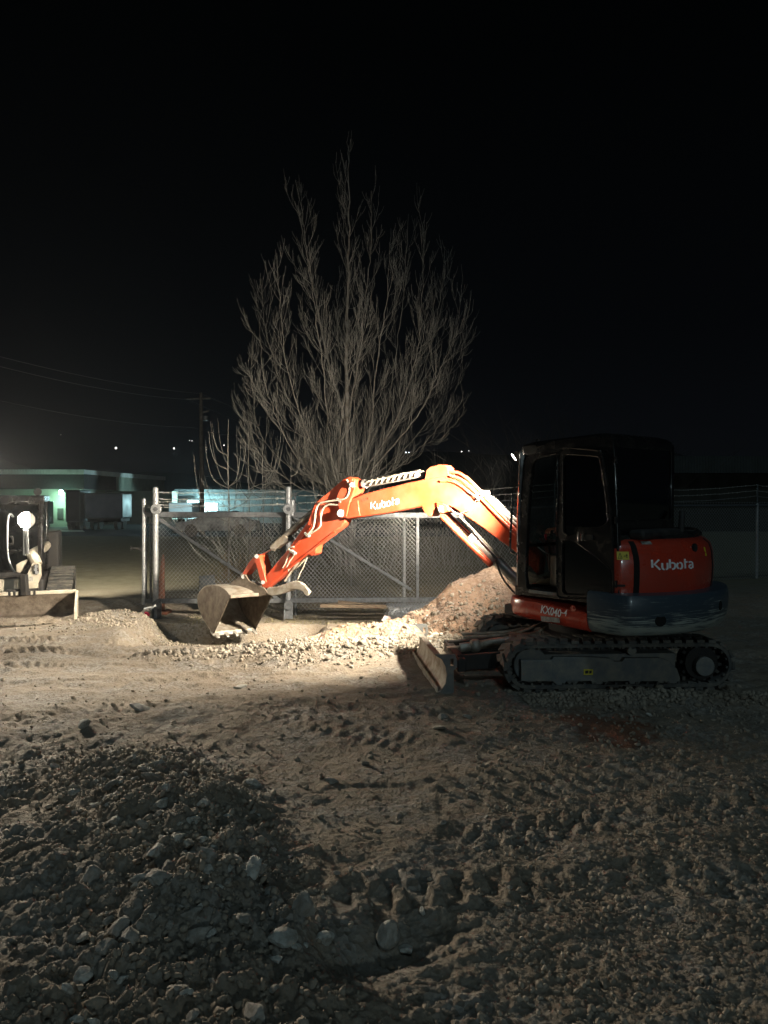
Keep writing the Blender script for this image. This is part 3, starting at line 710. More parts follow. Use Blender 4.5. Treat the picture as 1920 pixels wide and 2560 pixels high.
# ---- upper frame, side skirts and counterweight
def loft(fn, rows):    # rows: list of closed loops of points, caps at both ends
    n = len(rows[0]); vs = [p for r_ in rows for p in r_]; fs = []
    for i in range(len(rows) - 1):
        for j in range(n): fs.append((i * n + j, i * n + (j + 1) % n, (i + 1) * n + (j + 1) % n, (i + 1) * n + j))
    b_ = MB(); b_.add(vs, fs)
    for r_, off in ((rows[0], 0), (rows[-1], (len(rows) - 1) * n)):
        tri = tessellate_polygon([[Vector(p) for p in r_]]); b_.f.extend([tuple(i + off for i in t) for t in tri])
    return b_
def cwloop(rho, lw, z, f0=-.56, dz=0):
    a0 = math.acos(min(1, lw / rho)); a1 = PI - a0
    L_ = [(f0, lw)] + [(-rho * math.sin(a0 + (a1 - a0) * k / 30), rho * math.cos(a0 + (a1 - a0) * k / 30)) for k in range(31)] + [(f0, -lw)]
    return [U(f, l, z) for f, l in L_]
rows = [cwloop(1.16, .78, .555), cwloop(1.22, .82, .585), cwloop(1.265, .85, .66), cwloop(1.28, .86, .78), cwloop(1.28, .86, .87), cwloop(1.265, .85, .915), cwloop(1.22, .82, .925)]
cwm = mat('counterweight_scuffed', (0.028, 0.042, 0.058), 0.35, 0, coat=.3)
N = cwm.node_tree.nodes; L = cwm.node_tree.links; bs = N['Principled BSDF']
tcx = N.new('ShaderNodeTexCoord'); sp3 = N.new('ShaderNodeSeparateXYZ'); L.new(tcx.outputs['Object'], sp3.inputs[0])
mp = N.new('ShaderNodeMapping'); mp.inputs['Scale'].default_value = (1.2, 1.2, 22); L.new(tcx.outputs['Object'], mp.inputs[0])
nz = N.new('ShaderNodeTexNoise'); nz.inputs['Scale'].default_value = 3; nz.inputs['Detail'].default_value = 8; nz.inputs['Roughness'].default_value = .7; L.new(mp.outputs[0], nz.inputs['Vector'])
m1 = N.new('ShaderNodeMapRange'); m1.inputs[1].default_value = .80; m1.inputs[2].default_value = .60; m1.inputs[3].default_value = 0; m1.inputs[4].default_value = .26; L.new(sp3.outputs['Z'], m1.inputs[0])
m2 = N.new('ShaderNodeMath'); m2.operation = 'ADD'; L.new(nz.outputs['Fac'], m2.inputs[0]); L.new(m1.outputs[0], m2.inputs[1])
rp = N.new('ShaderNodeValToRGB'); rp.color_ramp.elements[0].position = .60; rp.color_ramp.elements[1].position = .72; rp.color_ramp.elements[0].color = (.040, .060, .080, 1); rp.color_ramp.elements[1].color = (.42, .46, .42, 1)
L.new(m2.outputs[0], rp.inputs[0]); L.new(rp.outputs[0], bs.inputs['Base Color'])
cw = loft(None, rows).build('counterweight', cwm, exc, ang=50)
def disc_on_arc(al, rho, z, r, name, m, par, th=.01, sx_=1.0):
    n_ = UL * math.cos(al) - UF * math.sin(al); c = S + n_ * rho + ZZ * z; tg = n_.cross(ZZ).normalized()
    vs = []
    for k in range(24):
        t = 2 * PI * k / 24; vs.append(c + tg * (r * sx_ * math.cos(t)) + ZZ * (r * math.sin(t)))
    return MB().plate(vs, n_ * th).build(name, m, par)
M_hole = mat('hole_black', (.002, .002, .002), .9)
disc_on_arc(R(62), 1.262, .70, .048, 'tie_hole', M_hole, cw, .012, 1.1); disc_on_arc(R(97), 1.272, .78, .042, 'tie_hole', M_hole, cw, .012, .8)
# skirt with the model number
def skloop(z, ins):
    lw = .855 - ins
    L_ = [(-.555, lw), (-.2, lw), (.15, lw), (.30, lw - .02), (.38, lw - .07), (.42, lw - .16), (.44, .45), (.44, .05), (-.555, .05)]
    return [U(f, l, z) for f, l in L_]
def skz(f, top): return (.80 + (.35 - f) * -.06) if top else (.60 - (.4 - f) * .06)
rows = []
for k, (tz, ins) in enumerate(((0, .05), (.12, .012), (.3, 0), (.8, 0), (.96, .01), (1, .03))):
    row = []
    for p in skloop(0, ins):
        rel = p - S; f = rel.dot(UF); zt = .79 - (.4 - f) * .065; zb = .60 - (.4 - f) * .05
        row.append(Vector((p.x, p.y, zb + (zt - zb) * tz)))
    rows.append(row)
skirt = loft(None, rows).build('side_skirt', M_red, exc, ang=50)
b = MB(); b.boxf(U, (-.9, -.84, .58), (.55, .10, .92)); b.boxf(U, (-.7, -.82, .60), (.46, .80, .70)); b.boxf(U, (.5, -.18, .45), (.85, .18, .75)); b.build('upper_frame', M_matte, exc, bevel=.02)
MB().boxf(U, (-.3, -.83, .92), (.52, -.30, 1.30)).build('fuel_tank_cover', M_red, exc, bevel=.05)
b = MB()
for k in range(16):   # step mat edge under the cab door
    pass
# ---- engine hood
def hoodloop(rho, lw, z, a_lo, a_hi):
    L_ = [(-.60, lw)]
    for k in range(37):
        a = a_lo + (a_hi - a_lo) * k / 36; L_.append((-rho * math.sin(a), rho * math.cos(a)))
    L_.append((-.60, -lw)); return [U(f, l, z) for f, l in L_]
def hood_rows(dr=0):
    out = []
    for z, rr in ((.90, 1.13), (1.0, 1.145), (1.12, 1.15), (1.25, 1.14), (1.33, 1.115), (1.375, 1.06), (1.39, 1.0)):
        lw = .80 * (rr / 1.15); a0 = math.acos(min(.99, lw / rr)); out.append(hoodloop(rr + dr, lw, z, a0, PI - a0))
    return out
hood = loft(None, hood_rows()).build('engine_hood', M_red, exc, ang=50)
# dark seam between side cover and hood, rubber band
def hood_r(z): return float(np.interp(z, [.90, 1.0, 1.12, 1.25, 1.33, 1.375], [1.13, 1.145, 1.15, 1.14, 1.115, 1.06]))
def HA(al, z, o=0.0): n_ = UL * math.cos(al) - UF * math.sin(al); return S + n_ * (hood_r(z) + o) + ZZ * z
def hseam(al_fn, w, name, m, par, o=.004, z0=.90, z1=1.372):
    vs = []; fs = []; K = 24
    for i in range(K + 1):
        z = z0 + (z1 - z0) * i / K; a = al_fn(z)
        for q in (-w, w):
            vs.append(HA(a + q, z, o)); 
        for q in (w, -w): vs.append(HA(a + q, z, -.02))
    for i in range(K):
        for j in range(4): fs.append((i * 4 + j, i * 4 + (j + 1) % 4, (i + 1) * 4 + (j + 1) % 4, (i + 1) * 4 + j))
    return MB().add(vs, fs).build(name, m, par)
hseam(lambda z: R(54.5) - .12 * max(0, (z - 1.2)) , R(1.3), 'panel_gap', M_hole, hood)
hseam(lambda z: R(108), R(1.2), 'panel_gap', M_hole, hood)
MB().boxf(U, (-.80, -.74, 1.36), (-.62, .74, 1.42)).build('hood_rear_ledge', M_blk, hood, bevel=.02)
rr_ = [hoodloop(q, q * .66, z, math.acos(.66), PI - math.acos(.66)) for z, q in ((1.384, 1.02), (1.41, 1.0), (1.432, .93))]
loft(None, rr_).build('hood_top_panel', M_blk, hood, ang=50)
# exhaust and handrail behind the cab
b = MB(); b.tube(smoothpath([U(-.86, -.20, 1.40), U(-.86, -.22, 1.55), U(-.84, -.26, 1.62)]), .028, 12); b.build('exhaust_pipe', M_matte, exc)
b = MB(); b.tube(smoothpath([U(-.55, -.50, 1.44), U(-.80, -.48, 1.455), U(-.95, -.36, 1.435), U(-.98, -.2, 1.40)]), .014, 8); b.build('hood_handrail', M_blk, exc)
MB().boxf(U, (-.96, -.05, 1.385), (-.80, .60, 1.47)).build('air_intake_cover', M_matte, hood, bevel=.03)
# black lower trim on the side cover
b = MB(); 
def arcband(a0, a1, z0, z1, o, name, m, par, K=14, depth=.01):
    vs = []; fs = []
    for i in range(K + 1):
        a = R(a0 + (a1 - a0) * i / K)
        vs += [HA(a, z0, o), HA(a, z1, o), HA(a, z1, o - depth), HA(a, z0, o - depth)]
    for i in range(K):
        for j in range(4): fs.append((i * 4 + j, i * 4 + (j + 1) % 4, (i + 1) * 4 + (j + 1) % 4, (i + 1) * 4 + j))
    fs += [(0, 1, 2, 3), (K * 4 + 3, K * 4 + 2, K * 4 + 1, K * 4)]
    return MB().add(vs, fs).build(name, m, par, ang=30)
arcband(44.5, 49.5, .98, 1.0, .006, 'trim', M_matte, hood); 
arcband(58, 63, 1.345, 1.37, .006, 'grab_recess', M_lab, hood)

# emblem
em = disc_on_arc(R(88), hood_r(1.30) - .004, 1.30, .042, 'emblem', M_blk, hood, .012, 1.0)
disc_on_arc(R(88), hood_r(1.30) + .009, 1.30, .034, 'emblem_ring', M_matte, em, .003, 1.0)
# stencil lettering
GL = {'K': [[(0, 1), (.02, .22)], [(.52, 1), (.17, .55), (.58, 0)]], 'u': [[(0, .66), (0, .22), (.06, .06), (.16, .0)], [(.26, .0), (.37, .08), (.40, .22), (.40, .66)]],
      'b': [[(0, 1.0), (0, .12)], [(.10, .62), (.26, .64), (.40, .52), (.42, .30), (.34, .08), (.16, .0)]], 'o': [[(.10, .60), (0, .45), (0, .2), (.12, .03)], [(.22, .0), (.38, .08), (.44, .3), (.38, .56), (.22, .64)]],
      't': [[(.10, .98), (.10, .02)], [(.18, .66), (.34, .66)]], 'a': [[(.02, .58), (.16, .66), (.32, .60), (.40, .45), (.40, .0)], [(.30, .02), (.14, .02), (.04, .16), (.12, .32), (.26, .36)]]}
ADV = {'K': .74, 'u': .60, 'b': .60, 'o': .62, 't': .46, 'a': .52}
def stencil(word, fn, w=.15, th=.004):
    b_ = MB(); x0 = 0
    for ch in word:
        for st in GL[ch]:
            P = [Vector((x0 + p[0], p[1], 0)) for p in st]
            P2 = smoothpath(P, 4) if len(P) > 2 and ch != 'K' else P
            Lf, Rt = [], []
            for i, p in enumerate(P2):
                d = (P2[min(i + 1, len(P2) - 1)] - P2[max(i - 1, 0)]).normalized(); nrm = Vector((-d.y, d.x, 0)) * w / 2
                Lf.append(p + nrm); Rt.append(p - nrm)
            for i in range(len(P2) - 1):
                q = [Lf[i], Rt[i], Rt[i + 1], Lf[i + 1]]
                n_ = [fn(v.x, v.y, th) for v in q]; f_ = [fn(v.x, v.y, -.004) for v in q]
                b_.add(n_ + f_, [(0, 1, 2, 3), (4, 7, 6, 5), (0, 4, 5, 1), (1, 5, 6, 2), (2, 6, 7, 3), (3, 7, 4, 0)])
        x0 += ADV[ch]
    return b_, x0
b, wd = stencil('Kubota', lambda x, y, o: HA(R(61.5) + x * .118 / 1.0 , 1.125 + y * .088, o))
b.build('lettering', M_white, hood, smooth=False)
def textmesh(body, fn, size=1.0, shear=0.0, weight=0.0, th=.004):
    cu = bpy.data.curves.new('t', 'FONT'); cu.body = body; cu.size = size; cu.shear = shear; cu.offset = weight; cu.resolution_u = 3
    o = bpy.data.objects.new('t', cu); COL.objects.link(o); dg = bpy.context.evaluated_depsgraph_get(); dg.update()
    me = bpy.data.meshes.new_from_object(o.evaluated_get(dg)); b_ = MB()
    vs = [v.co.copy() for v in me.vertices]; n = len(vs)
    b_.add([fn(v.x, v.y, th) for v in vs], [tuple(p.vertices) for p in me.polygons])
    bpy.data.objects.remove(o); bpy.data.meshes.remove(me); bpy.data.curves.remove(cu); return b_
# model number on the skirt (plane l = .855), written towards the rear
def SKP(x, y, o, org=UP(1351, 1531, .856)): return org - UF * (x * .082) + ZZ * (y * .104 - x * .006) + UL * (o)
textmesh('KX040', SKP, 1.0, .25, .018).build('lettering', M_white, skirt, smooth=False)
SK2 = UP(1402, 1537, .858)
textmesh('\u20134', lambda x, y, o: SK2 - UF * (x * .066) + ZZ * (y * .085 - x * .005) + UL * o, 1.0, .25, .018).build('lettering', M_white, skirt, smooth=False)
MB().plate([UP(x, y, .858) for x, y in ((1352, 1540), (1398, 1545), (1400, 1557), (1354, 1553))], UL * .003).build('silver_label', M_lab, skirt, smooth=False)
b = MB(); c = UP(1433, 1521, .853); b.cyl(c, c + UL * .006, .028, n=20); b.cyl(c, c + UL * .016, .014, n=14); b.build('lock', M_red, skirt)
# warning decal on side cover
def DP(xs, ys):
    al = R(40); n_ = UL * math.cos(al) - UF * math.sin(al)
    return xs, ys
pa, pb_ = R(46.2), R(51.0)
dec = arcband(45.9, 51.2, 1.215, 1.285, .005, 'warning_decal', M_yel, hood)
def dline(p, q, w=.0035):
    vs = []
    a = Vector((p[0], p[1], 0)); b2 = Vector((q[0], q[1], 0)); d = (b2 - a).normalized(); nn_ = Vector((-d.y, d.x, 0)) * w
    for v in (a + nn_, a - nn_, b2 - nn_, b2 + nn_): vs.append(v)
    return vs
b = MB()
def DQ(v, o): return HA(R(45.9) + v.x / 1.15, 1.215 + v.y, o)
for p, q in (((.010, .012), (.046, .012)), ((.046, .012), (.028, .058)), ((.028, .058), (.010, .012)), ((.060, .032), (.075, .032)), ((.086, .015), (.086, .05)), ((.080, .038), (.092, .038)), ((.024, .022), (.033, .026))):
    qd = dline(p, q, .0016 if p[0] < .05 else .0028); b.add([DQ(v, .007) for v in qd], [(0, 1, 2, 3)])
b.build('decal_symbol', M_matte, dec, smooth=False)
arcband(97.2, 98.6, 1.22, 1.30, .004, 'yellow_decal', M_yel, hood)

# ---- cab
CB = bpy.data.objects.new('cab', None); COL.objects.link(CB); CB.parent = exc
LS = .78
sideouter = [(1292, 1486), (1297, 1380), (1303, 1250), (1311, 1160), (1318, 1128), (1330, 1118), (1360, 1108), (1412, 1097), (1470, 1091), (1524, 1091), (1533, 1097), (1537, 1150), (1543, 1300), (1547, 1420), (1548, 1518), (1400, 1499)]
doorhole = [(1317, 1470), (1313, 1440), (1316, 1340), (1322, 1240), (1330, 1165), (1336, 1152), (1352, 1144), (1398, 1134), (1480, 1128), (1500, 1134), (1512, 1200), (1522, 1300), (1527, 1400), (1527, 1490), (1515, 1496), (1400, 1482), (1330, 1472)]
b = MB(); b.holed([UP(x, y, LS) for x, y in sideouter], [[UP(x, y, LS) for x, y in doorhole]], UL * -.05)
fr_f = .322; rf = -.77; LR = -.24
# far side frame
zt = lambda f: 2.22 + (.32 - f) * .045
def FRs(l, holes=True):
    o = [U(rf, l, .95), U(rf, l, 2.24), U(rf + .06, l, 2.29), U(fr_f - .10, l, 2.26), U(fr_f - .03, l, 2.2), U(fr_f, l, 1.6), U(fr_f, l, .85)]
    h = [U(rf + .08, l, 1.35), U(rf + .08, l, 2.18), U(fr_f - .12, l, 2.16), U(fr_f - .06, l, 1.6), U(fr_f - .06, l, 1.35)]
    h2 = [U(rf + .5, l, .92), U(rf + .5, l, 1.28), U(fr_f - .06, l, 1.28), U(fr_f - .06, l, .92)]
    return o, [h, h2]
o_, h_ = FRs(LR); b.holed(o_, h_, UL * .05)
# front frame
def FRW(): 
    o = [U(fr_f, LS - .02, .82), U(fr_f, LS - .02, 1.6), U(fr_f - .03, LS - .02, 2.2), U(fr_f - .03, LR + .02, 2.2), U(fr_f, LR + .02, 1.6), U(fr_f, LR + .02, .86)]
    return o
b.bar(U(fr_f - .02, LS - .04, .84), U(fr_f - .02, LS - .04, 1.6), .06, .06); b.bar(U(fr_f - .02, LR + .04, .84), U(fr_f - .02, LR + .04, 1.6), .06, .06)
b.bar(U(fr_f - .02, LS - .04, 1.6), U(fr_f - .05, LS - .04, 2.2), .06, .06); b.bar(U(fr_f - .02, LR + .04, 1.6), U(fr_f - .05, LR + .04, 2.2), .06, .06)
b.bar(U(fr_f - .02, LR, 1.28), U(fr_f - .02, LS, 1.28), .035, .035); b.bar(U(fr_f - .02, LR, .86), U(fr_f - .02, LS, .84), .06, .10)
# rear wall
o2 = [U(rf, LS - .01, .90), U(rf, LS - .01, 2.26), U(rf, LR + .01, 2.26), U(rf, LR + .01, .95)]
h2 = [U(rf, LS - .055, 1.55), U(rf, LS - .055, 2.185), U(rf, LS - .09, 2.21), U(rf, LR + .08, 2.21), U(rf, LR + .05, 2.18), U(rf, LR + .05, 1.55)]
b.holed(o2, [h2], UF * .04)
cabf = b.build('cab_frame', M_cab, CB, bevel=.006)
MB().boxf(U, (rf + .02, LR + .02, .80), (fr_f - .0, LS - .06, .86)).build('floor', M_matte, CB)
# roof
rows = []
def rloop(ins, dz):
    L_ = []
    f0, f1, l0, l1 = rf - .01 + ins, fr_f - .02 - ins, LR - .005 + ins, LS + .005 - ins; r_ = .10
    for (cf, cl, a0) in ((f1 - r_, l1 - r_, 0), (f0 + r_, l1 - r_, 90), (f0 + r_, l0 + r_, 180), (f1 - r_, l0 + r_, 270)):
        for k in range(6):
            a = R(a0 + 90 * k / 5); f = cf + r_ * math.cos(a); l = cl + r_ * math.sin(a); L_.append(U(f, l, 2.215 + (.30 - f) * .05 * (1 if f > -.4 else 1) + dz - .02 * sstep(np.array(-f), .5, .77)))
    return [Vector(p) for p in L_]
rows = [rloop(0, -.05), rloop(-.004, -.01), rloop(0, .03), rloop(.03, .055), rloop(.09, .075), rloop(.22, .085)]
roof = loft(None, rows).build('roof', M_cab, CB, ang=40)
b = MB(); b.tube(smoothpath([U(.22, .60, 2.26), U(.22, .60, 2.31), U(.20, .60, 2.33), U(.17, .60, 2.31), U(.17, .60, 2.26)]), .008, 8); b.build('lifting_eye', M_matte, roof)
# door folded back against the side
DL = .825
do = [(1393, 1489), (1392, 1400), (1393, 1200), (1393, 1145), (1398, 1129), (1410, 1121), (1440, 1121), (1494, 1127), (1503, 1134), (1511, 1180), (1520, 1240), (1527, 1300), (1530, 1360), (1532, 1440), (1531, 1480), (1524, 1492), (1512, 1496), (1415, 1495), (1400, 1493)]
dh1 = [(1408, 1330), (1407, 1300), (1407, 1150), (1411, 1140), (1420, 1136), (1486, 1140), (1497, 1146), (1504, 1170), (1512, 1225), (1519, 1290), (1518, 1303), (1508, 1313), (1490, 1318), (1447, 1317), (1440, 1322), (1431, 1339), (1415, 1337)]
dh2 = [(1405, 1475), (1405, 1360), (1411, 1350), (1438, 1356), (1455, 1366), (1500, 1400), (1522, 1420), (1526, 1432), (1526, 1476), (1519, 1486), (1420, 1486), (1410, 1483)]
pj = lambda pts, l: [UP(x, y, l) for x, y in pts]
door = MB().holed(pj(do, DL), [pj(dh1, DL), pj(dh2, DL)], UL * -.04).build('door', M_cab, CB, bevel=.008)
gl = bpy.data.objects.new('x', None); bpy.data.objects.remove(gl)
MB().plate(pj(dh1, DL - .018), UL * -.005).build('door_window', M_glassd, door, smooth=False)
MB().plate(pj(dh2, DL - .018), UL * -.005).build('door_window', M_glassd, door, smooth=False)
def ringtube(pts, l, r_): P = smoothpath([UP(x, y, l) for x, y in pts + [pts[0]]], 3); return MB().tube(P, r_, 6, False)
ringtube(do, DL + .002, .008).build('door_seal', M_cab, door)
ringtube(dh1, DL + .001, .006).build('window_seal', M_cab, door); ringtube(dh2, DL + .001, .006).build('window_seal', M_cab, door)
hb_ = MB(); hb_.plate(pj([(1459, 1337), (1481, 1337), (1481, 1351), (1459, 1351)], DL + .012), UL * -.02)
hb_.build('door_handle', M_blk, door, bevel=.004)
b = MB(); b.tube([UP(1446, 1330, DL + .02), UP(1446, 1352, DL + .02)], .007, 8); b.tube([UP(1455, 1335, DL + .02), UP(1455, 1352, DL + .02)], .006, 8); b.build('latch', M_chrome, door)
b = MB()
for y in (1150, 1300, 1460):
    p = UP(1540, y, DL - .01); b.cyl(p - ZZ * .03, p + ZZ * .03, .014, n=10)
b.build('hinge', M_blk, door)
# glass
MB().plate([U(rf + .015, LS - .05, 1.55), U(rf + .015, LS - .05, 2.21), U(rf + .015, LR + .05, 2.21), U(rf + .015, LR + .05, 1.55)], UF * .005).build('rear_window', M_glassd, CB, smooth=False)
MB().plate([U(fr_f - .03, LS - .06, 1.29), U(fr_f - .055, LS - .06, 2.18), U(fr_f - .055, LR + .06, 2.18), U(fr_f - .03, LR + .06, 1.29)], UF * -.005).build('windscreen', M_glass, CB, smooth=False)
MB().plate([U(fr_f - .03, LS - .06, .90), U(fr_f - .03, LS - .06, 1.27), U(fr_f - .03, LR + .06, 1.27), U(fr_f - .03, LR + .06, .90)], UF * -.005).build('lower_windscreen', M_glass, CB, smooth=False)
MB().plate([U(rf + .08, LR + .02, 1.35), U(rf + .08, LR + .02, 2.18), U(fr_f - .1, LR + .02, 2.16), U(fr_f - .06, LR + .02, 1.35)], UL * .005).build('side_window', M_glass, CB, smooth=False)
# roof liner above door opening, pale sill
MB().plate(pj([(1322, 1474), (1392, 1482), (1392, 1490), (1320, 1482)], LS + .012), UL * -.06).build('door_sill', M_frame, CB, bevel=.004)
# seat, console, lever
b = MB(); b.boxf(U, (-.55, .02, 1.06), (-.08, .50, 1.18)); b.boxf(U, (-.68, .04, 1.10), (-.54, .48, 1.72)); b.boxf(U, (-.5, .1, .86), (-.15, .42, 1.06)); b.build('seat', M_matte, CB, bevel=.04)
b = MB(); b.boxf(U, (-.42, .52, .90), (.0, .68, 1.22)); b.build('console', M_frame, CB, bevel=.03)
lp = [UP(1391, 1412, .60), UP(1386, 1405, .60), UP(1377, 1388, .60), UP(1371, 1360, .60), UP(1366, 1342, .60)]
lev = MB().tube(smoothpath(lp), .008, 8).build('lever', M_matte, CB)
MB().tube([UP(1366.5, 1350, .60), UP(1363, 1336, .60)], .013, 10).build('red_grip', mat('red_grip', (.5, .01, .03), .4), lev)
b = MB(); b.tube([UP(1373, 1428, .62), UP(1372, 1385, .62)], .007, 8); b.tube(smoothpath([UP(1372, 1385, .62), UP(1362, 1380, .62), UP(1345, 1368, .55)]), .006, 8); b.build('lever', M_frame, CB)
# grab rail outside, mirror, work light
b = MB(); gp = [(1301, 1210), (1288, 1217), (1281, 1232), (1279, 1290), (1276, 1345), (1276, 1374), (1281, 1382), (1293, 1386)]
b.tube(smoothpath([UP(x, y, LS - .02) + UF * .0 for x, y in gp], 5), .011, 10); b.build('grab_rail', M_blk, CB)
# work light on the cab's front top edge
WLc = U(.43, .60, 2.165)
wl_ = MB(); wl_.plate([UP(x, y, .66) for x, y in ((1286, 1129), (1305, 1127), (1313, 1133), (1311, 1155), (1302, 1158), (1294, 1156), (1285, 1142))], UL * -.13)
wlo = wl_.build('work_light', M_matte, CB, bevel=.006)
MB().bar(U(.36, .6, 2.12), U(.30, .6, 2.10), .05, .03).build('bracket', M_matte, wlo)
EM_w = emis('work_light_lens', (1, .93, .8), 14)
def hdisc(c, d, r_, name, m, par, n=20):
    a, b2 = frame_of(d); return MB().plate([c + (a * math.cos(2 * PI * k / n) + b2 * math.sin(2 * PI * k / n)) * r_ for k in range(n)], Vector(d).normalized() * .004).build(name, m, par)
MB().plate([UP(x, y, .665) for x, y in ((1296, 1168), (1311, 1166), (1311, 1184), (1296, 1186))], UL * -.05).build('mirror_bracket', M_matte, CB, bevel=.004)

# ---- boom and arm
boomM = MB()
BW = .19
bo = [(875, 1247), (905, 1236), (961, 1221), (1010, 1209), (1057, 1199), (1090, 1192), (1120, 1192), (1150, 1202), (1178, 1222), (1215, 1258), (1255, 1300), (1300, 1344), (1350, 1395),
      (1345, 1440), (1320, 1410), (1280, 1373), (1240, 1345), (1195, 1312), (1149, 1281), (1132, 1269), (1106, 1260), (1082, 1262), (1060, 1266), (1020, 1273), (976, 1282), (920, 1290), (868, 1298), (858, 1290), (858, 1268)]
def bprism(mb, pts, w, oc=0.0, dirL=BL, P=BP):
    near = [P(x, y, oc + w / 2) for x, y in pts]; mb.prism(near, [p - dirL * w for p in near]); return mb
bprism(boomM, bo, BW); boom = boomM.build('boom', M_or, exc, bevel=.014)
b = MB(); bprism(b, [(1060, 1207), (1066, 1176), (1076, 1167), (1088, 1165), (1098, 1161), (1110, 1162), (1118, 1170), (1122, 1188), (1124, 1206)], .17); b.build('cylinder_bracket', M_or, boom, bevel=.012)
b = MB(); bprism(b, [(1053, 1263), (1060, 1280), (1074, 1292), (1080, 1288), (1090, 1266), (1098, 1258)], .20); bprism(b, [(1090, 1255), (1118, 1262), (1122, 1278), (1104, 1284), (1092, 1272)], .24); b.build('lower_bracket', M_or, boom, bevel=.006)
b = MB(); bprism(b, [(862, 1262), (894, 1250), (900, 1290), (866, 1297)], .215); b.build('reinforcement_plate', M_or, boom, bevel=.004)
# stencil on the boom side
def bquad(x, y, o):      # x 0..3.54, y 0..1
    xs = 928 + x * (998 - 928) / 3.5; yb = 1276 - x * (1276 - 1259) / 3.5
    return BP(xs, yb - y * 19.5 + x * .0, BW / 2 + .002 + o * .5)
b, wd = stencil('Kubota', bquad, w=.14); b.build('lettering', M_white, boom, smooth=False)
textmesh('4721', lambda x, y, o: BP(903 + x * 9.6, 1254 - x * 2.1 - y * 11, BW / 2 + .003), 1, 0, 0).build('lettering', mat('grey_marks', (.35, .10, .06), .6), boom, smooth=False)
# rigid pipes and hoses on the boom's top and side
def px_tube(mb, pts, o, r_, n=8, k=5): mb.tube(smoothpath([BP(x, y, o) for x, y in pts], k), r_, n); return mb
b = MB(); px_tube(b, [(1122, 1180), (1145, 1182), (1170, 1197), (1195, 1222), (1230, 1262), (1262, 1297), (1300, 1338)], .06, .018)
px_tube(b, [(1128, 1190), (1150, 1197), (1175, 1216), (1205, 1248), (1250, 1295), (1300, 1348)], .115, .016)
px_tube(b, [(1100, 1203), (1135, 1205), (1170, 1228), (1190, 1248)], .108, .013); px_tube(b, [(1140, 1181), (1168, 1195), (1200, 1226)], -.02, .018); b.build('hydraulic_pipe', M_or, boom)
b = MB(); px_tube(b, [(1214, 1240), (1236, 1256), (1260, 1285), (1300, 1322)], .03, .024); px_tube(b, [(1214, 1238), (1240, 1252), (1270, 1284), (1300, 1308)], -.04, .022)
px_tube(b, [(1170, 1228), (1186, 1240), (1196, 1250)], .118, .012); b.build('boom_hose', M_hose, boom)
b = MB(); px_tube(b, [(1219, 1228), (1208, 1232), (1194, 1246), (1184, 1262), (1170, 1276), (1156, 1282), (1146, 1284)], .115, .005, 6); px_tube(b, [(1222, 1234), (1210, 1238), (1194, 1252)], .12, .008, 6)
for (x, y) in ((1213, 1232), (1202, 1240)):
    c = BP(x, y, .05); b.bar(c + BL * .1, c - BL * .1, .03, .05)
b.build('hose_clamp', M_bright, boom, bevel=.003)
# arm cylinder on top of the boom
b = MB(); b.cyl(BP(1054, 1183, 0), BP(915, 1209, 0), .050, n=20); b.cyl(BP(916, 1209, 0), BP(909, 1210, 0), .058, n=20); ac = b.build('arm_cylinder', M_bright, boom)
MB().cyl(BP(912, 1210, 0), BP(876, 1216, 0), .026, n=14).build('rod', M_chrome, ac)
b = MB(); px_tube(b, [(1060, 1178), (1010, 1184), (960, 1196), (918, 1204)], .055, .012, 6)
for k in range(9):
    x = 925 + k * 14; y = 1207 - (x - 915) * .187; c0 = BP(x, y + 8, .055); b.bar(c0, BP(x + 6, y - 8, .05), .02, .012)
b.build('hose_wrap', M_hosel, ac)
# boom cylinder
b = MB(); b.cyl(BP(1106, 1273, 0), BP(1183, 1345, 0), .026, n=16); rod = b.build('boom_cylinder_rod', M_chrome, boom)
b = MB(); b.cyl(BP(1178, 1340, 0), BP(1330, 1490, 0), .060, n=24); b.cyl(BP(1178, 1340, 0), BP(1192, 1354, 0), .07, n=24); b.cyl(BP(1235, 1397, 0), BP(1242, 1404, 0), .066, n=24); b.build('boom_cylinder', M_greycyl, boom)
b = MB(); b.ball(BP(1104, 1272, .0), .075, 14, 8); b.cyl(BP(1104, 1272, .13), BP(1104, 1272, -.13), .04, n=16); b.build('cylinder_pin', M_greycyl, boom)
b = MB(); b.tube([BP(1104, 1290, .10), BP(1228, 1414, .10)], .032, 10); bprism(b, [(1100, 1284), (1112, 1288), (1230, 1408), (1222, 1414), (1104, 1294)], .04, .10); b.build('cylinder_guard', M_or, boom, bevel=.004)
b = MB(); px_tube(b, [(1125, 1272), (1160, 1302), (1200, 1342), (1250, 1396)], .07, .014); px_tube(b, [(1186, 1352), (1195, 1372), (1235, 1408), (1275, 1445)], -.09, .016)
px_tube(b, [(1239, 1400), (1254, 1440), (1275, 1470), (1296, 1492)], .08, .012); b.build('cylinder_hose', M_hose, boom)
